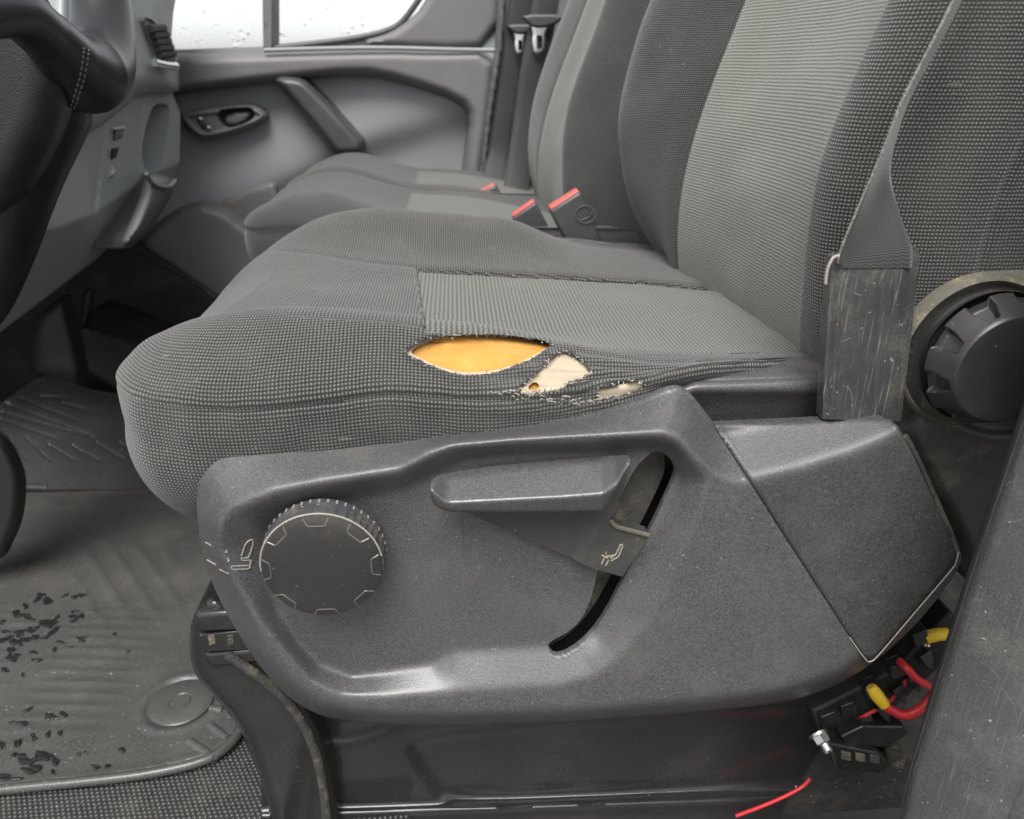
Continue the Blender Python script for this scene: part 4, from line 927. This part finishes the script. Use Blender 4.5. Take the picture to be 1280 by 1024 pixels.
relief('lock_switch', chaikin([(243, 145), (252, 143), (266, 160), (256, 163), (251, 160)], 1), (0, YD-.040, 0), rounded(3, .006), M['buckle'], bz, 1.2, [], .01)
for (a, b) in ((247, 147), (257, 158)): relief('lock_symbol', chaikin([(a, b), (a+5, b-1), (a+7, b+3), (a+3, b+4)], 1), (0, YD-.0465, 0), rounded(1.5, .002), M['white'], bz, 1, [], .002)
relief('door_pocket', chaikin([(150, 330), (210, 262), (268, 252), (330, 300), (330, 400), (150, 400)], 1), (0, YD-.06, 0), rounded(10, .04), M['door_dark'], door, 4, [], .08)
relief('speaker_panel', chaikin([(268, 254), (330, 228), (350, 228), (350, 320), (300, 300), (270, 285)], 1), (0, YD-.02, 0), rounded(6, .012), M['door_dark'], door, 4, [], .02)
def pane(pl): o = prism('window_glass', Pn(pl, YD+.03), (0, .004, 0), M['glass'], door); return o
pane([(100, -60), (334, -60), (334, 66), (100, 70)]); pane([(338, -60), (566, -60), (520, 30), (490, 50), (338, 66)])
relief('window_divider', [(327, -60), (343, -60), (343, 64), (329, 64)], (0, YD, 0), rounded(4, .02), M['door_dark'], door, 3, [], .05)
e = np.array([(343, 60), (400, 54), (450, 47), (485, 38), (505, 25), (530, -10)], float); tube('window_seal', P(e[:, 0], e[:, 1], YD-.005), .006, M['buckle'], door, 8, 5)
prism('door_skin', Pn([(100, 64), (630, 58), (620, 430), (100, 430)], YD+.09), (0, .01, 0), M['door_dark'], door)

# ------------------------------------------------------------------ far pillar and the two passenger belts
fp = thing('far_pillar', 'dark far door pillar trim with pale weatherstrip behind the passenger belts', 'pillar', (.1, 1.8, 0))
relief('pillar_trim', [(606, -80), (800, -80), (800, 330), (590, 330)], (0, 1.80, 0), lambda x, y, s: .02*smoothstep(0, 40, s), M['door_dark'], fp, 6, [], .05)
relief('gap_shadow', [(612, -60), (626, -60), (607, 262), (592, 262)], (0, 1.775, 0), lambda x, y, s: 0*x, M['black'], fp, 5, [], .02)
relief('weatherstrip', [(626, -60), (638, -60), (629, 60), (615, 150), (607, 222), (599, 222), (606, 150), (619, 60)], (0, 1.68, 0), rounded(4, .012), M['seal'], fp, 2.5, [], .02)
relief('pillar_foot', chaikin([(650, 120), (668, 100), (690, 120), (692, 270), (640, 270), (648, 200)], 1), (0, 1.70, 0), rounded(22, .05), M['seal'], fp, 3, [], .06)
def far_belt(label, pts, wd, Y, tong):
    p = np.array([P(np.array(float(a)), np.array(float(b)), Yy) for a, b, Yy in pts]); p = catmull(p, 8); t = thing('seat_belt', label, 'seat belt', tuple(p[-1]), 'passenger seat belts'); off = np.array([wd, .012, 0])
    A = np.stack([p-off/2, p-off/4-(0, .002, 0), p-(0, .003, 0), p+off/4-(0, .002, 0), p+off/2], 1); ll = np.r_[0, np.cumsum(np.linalg.norm(np.diff(p, axis=0), axis=1))]
    o = surf('webbing', A, M['webbing'], t, np.stack([np.broadcast_to(np.linspace(0, .046, 5), A.shape[:2]), np.broadcast_to(ll[:, None], A.shape[:2])], -1), angle=0); solidify(o, .0015)
    x, y, s_ = tong; yy = Y-.014
    tg = [(-15, -30), (-8, -13), (-9, 4), (-6, 17), (8, 16), (10, -2), (9, -12), (20, -24), (24, -30)]
    hole = [(-3, -8), (4, -8), (4, 9), (-3, 10)]
    relief('tongue', chaikin([(x+a*s_, y+b*s_) for a, b in tg], 1), (0, yy, 0), lambda x, y, s: .001*np.clip(s/2, 0, 1), M['chrome'], t, 1.2, [[(x+a*s_, y+b*s_) for a, b in hole]], .003)
    relief('tongue_grip', chaikin([(x-26*s_, y-36*s_), (x+36*s_, y-36*s_), (x+26*s_, y-24*s_), (x+8*s_, y-18*s_), (x-8*s_, y-18*s_), (x-18*s_, y-26*s_)], 1), (0, yy-.003, 0), rounded(3, .005), M['buckle'], t, 1.5, [], .01)
far_belt('nearer passenger belt with shiny tongue hanging on the far pillar', [(692, -60, 1.62), (680, 20, 1.62), (668, 80, 1.62), (658, 150, 1.62), (648, 215, 1.60), (640, 262, 1.56)], .050, 1.62, (674, 52, .95))
far_belt('farther passenger belt with half hidden tongue by the pale weatherstrip', [(660, -60, 1.69), (650, 10, 1.69), (642, 70, 1.69), (632, 140, 1.69), (622, 200, 1.68), (612, 248, 1.60)], .048, 1.69, (650, 56, .72))

# ------------------------------------------------------------------ dashboard: its face stands across the van, facing the seats
XD = -.53; ND = (-1, 0, 0)
dash = thing('dashboard', 'grey green dashboard with storage column and air vent beyond the steering wheel', 'dashboard', (-.65, 1.2, .3))
def drel(name, pl, X, hf, mat, parent, step=3, holes=(), skirt=.04): return relief(name, pl, (X, 0, 0), hf, mat, parent, step, holes, skirt, angle=75, normal=ND)
LOW = chaikin([(-120, 470), (-60, 330), (60, 190), (100, 165), (128, 152), (160, 122), (176, 112), (226, 112), (224, 232), (186, 226), (176, 250), (150, 302), (24, 398), (-20, 430)], 1)
def hlow(x, y, s):
    yc = np.interp(x, [-120, 0, 74, 117, 184, 230], [330, 300, 285, 268, 221, 200]); h = .028-.0011*np.clip(y-yc, 0, None)*.8
    seamx = np.interp(y, [155, 200, 270], [132, 126, 117]); h = h-.003*np.exp(-((x-seamx)/1.3)**2)-.003*np.exp(-((x-np.interp(y, [118, 200], [178, 173]))/1.3)**2)*(y < 205)
    return blur(h, .5)
POC = chaikin([(190, 132), (200, 129), (210, 130), (213, 140), (206, 190), (200, 212), (184, 218), (177, 200), (178, 175)], 2)
low = drel('lower_panel', LOW, XD, hlow, M['dash'], dash, 2.5, [POC], .10)
drel('pocket_back', [(168, 122), (222, 122), (218, 228), (168, 228)], XD-.035, lambda x, y, s: 0*x, M['dash_dark'], low, 5, [], .01)  # recess shade put into a darker colour than the panel
UPB = chaikin([(60, -60), (230, -60), (212, 42), (221, 66), (224, 100), (224, 118), (176, 117), (158, 134), (128, 158), (112, 168), (80, 150), (60, 60)], 1)
drel('upper_pad', UPB, XD+.02, rounded(26, .05), M['dash'], dash, 3, [], .12)
VNT = chaikin([(176, 20), (192, 22), (206, 40), (219, 64), (220, 80), (194, 80), (192, 64), (184, 44)], 1)
vent = drel('air_vent', VNT, XD+.074, lambda x, y, s: .006*np.clip(1-s/5, 0, 1)*(s > 0), M['dash_dark'], dash, 1.5, [], .02)
for k in range(5):
    y = 36+k*8; e = np.array([(188+k*2.6, y), (205+k*3, y-1)], float); p = onplane(e[:, 0], e[:, 1], (XD+.080, 0, 0), (1, 0, 0)); tube('vent_slat', np.array([p[0], (p[0]+p[1])/2, p[1]]), .006, M['black'], vent, 6, 3)
e = np.array([(193, 78), (205, 81), (220, 83)], float); tube('vent_trim', onplane(e[:, 0], e[:, 1], (XD+.084, 0, 0), (1, 0, 0)), .006, M['chrome'], vent, 8, 4)
e = catmull([(183, 217), (190, 229), (202, 234), (213, 233), (219, 226)], 6)
CUP = chaikin([(182, 216), (192, 216), (204, 218), (219, 226), (214, 248), (172, 308), (146, 312), (168, 262)], 1)
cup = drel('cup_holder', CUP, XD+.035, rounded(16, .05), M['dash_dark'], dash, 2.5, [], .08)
tube('cup_lip', onplane(e[:, 0], e[:, 1], (XD+.086, 0, 0), (1, 0, 0)), .0035, M['dash_dark'], cup, 8, 1, False)
for pl, mt, dz in (([(144, 161), (155, 159), (153, 172), (142, 176)], 'dash_dark', .030), ([(140, 186), (149, 184), (146, 196), (139, 200)], 'black', .030), ([(141, 206), (145, 216), (143, 220), (136, 222)], 'white', .031)):
    drel('switch', pl, XD+dz-.001, rounded(3, .004), M[mt], low, 1.2, [], .01)
e = np.array([(142, 161), (156, 159)], float); tube('slot_edge', np.array([onplane(a, b, (XD+.034, 0, 0), (1, 0, 0)) for a, b in e]), .002, M['white'], low, 6, 1, False)
drel('trim_strip', chaikin([(138, 66), (143, 68), (142, 100), (137, 121), (130, 122), (134, 100)], 1), XD+.075, rounded(3, .006), M['chrome'], dash, 1.2, [], .01)
prism('dash_shade_block', [(-.60, 1.05, .42), (-.60, 1.70, .42), (-.60, 1.70, .76), (-.60, 1.05, .76)], (-.78, 0, 0), M['dash_dark'], dash, .03)  # unseen block added behind the dash face to shade the footwell
# dark footwell under the dash
fwl = thing('footwell_lining', 'black carpeted footwell wall and ledge under the dashboard', 'lining', (-1.2, 1.3, 0))
box('front_wall', (-1.40, .35, .0), (-1.36, 1.9, .50), M['carpet'], fwl); 
relief('ledge', chaikin([(85, 402), (110, 405), (180, 432), (260, 470), (260, 520), (100, 480)], 1), (0, 1.45, 0), rounded(6, .02), M['black'], fwl, 4, [], .3)
relief('side_lining', chaikin([(-200, 290), (100, 290), (150, 296), (180, 318), (230, 350), (330, 420), (330, 560), (-200, 640)], 1), (0, 1.62, 0), rounded(20, .02), M['carpet'], fwl, 5, [], .05)  # dark sheet widened to stand in for shade under the dash
e = np.array([(172, 311), (205, 332), (240, 352), (280, 380)], float); tube('lining_edge', P(e[:, 0], e[:, 1], 1.58), .006, M['carpet'], fwl, 8, 4)
relief('column_foot', chaikin([(40, 400), (72, 372), (84, 372), (96, 420), (108, 482), (60, 470), (40, 462)], 1), (0, 1.30, 0), rounded(16, .03), M['black'], fwl, 3, [], .02)
relief('bracket', chaikin([(104, 362), (118, 360), (114, 385), (108, 412), (98, 412), (102, 385)], 1), (0, 1.42, 0), rounded(5, .01), M['black'], fwl, 2.5, [], .006)
pdl = relief('pedal', chaikin([(-60, 520), (0, 540), (14, 556), (28, 584), (32, 606), (28, 650), (14, 682), (4, 700), (-60, 720)], 2), (0, .93, 0), rounded(20, .03), M['leather_smooth'], None, 2.5, [], .004); tag(pdl, 'black curved pedal edge at the left border above the mat', 'pedal')

# ------------------------------------------------------------------ steering wheel and column shroud, close on the left
sw = thing('steering_wheel', 'black stitched leather steering wheel rim at the upper left', 'steering wheel', (-.42, .72, .6))
rim_ = [(-260, 240, .50), (-150, 130, .56), (-60, 30, .62), (10, 12, .68), (52, 40, .73), (88, 76, .78), (108, 92, .82), (122, 80, .86), (128, 40, .90), (124, -10, .93), (110, -80, .95)]
rp = np.array([P(np.array(float(a)), np.array(float(b)), Y) for a, b, Y in rim_])
rim_o = tube('rim', rp, [.020, .020, .020, .020, .021, .026, .036, .034, .030, .028, .028], M['leather_smooth'], sw, 28, 12)
AIR = chaikin([(-80, -60), (20, -60), (60, 10), (84, 60), (92, 100), (86, 140), (60, 200), (20, 260), (-80, 300)], 2)
hub = relief('hub_cover', AIR, (0, .80, 0), rounded(60, .05), M['leather'], sw, 3, [], .01, angle=75)
for (a, b) in (((111, 62), (92, 138)), ((105, 60), (88, 135))):
    p = catmull([(a[0], a[1]), ((a[0]+b[0])/2+3, (a[1]+b[1])/2), (b[0], b[1])], 12)
    for k in range(0, len(p)-1, 2):
        q = onsurf(rim_o, p[k:k+2, 0], p[k:k+2, 1], .0006)
        if len(q) == 2: tube('stitch', q, .0009, M['stitch'], sw, 5, 1, False)
col = thing('column_shroud', 'black steering column shroud below the wheel at the left border', 'shroud', (-.5, .85, .3))
SH = chaikin([(-140, 40), (40, 40), (96, 110), (116, 142), (104, 176), (72, 240), (38, 335), (4, 405), (-40, 440), (-140, 440)], 2)
relief('shroud_body', SH, (0, .88, 0), rounded(70, .06), M['leather'], col, 3, [], .006, angle=75)
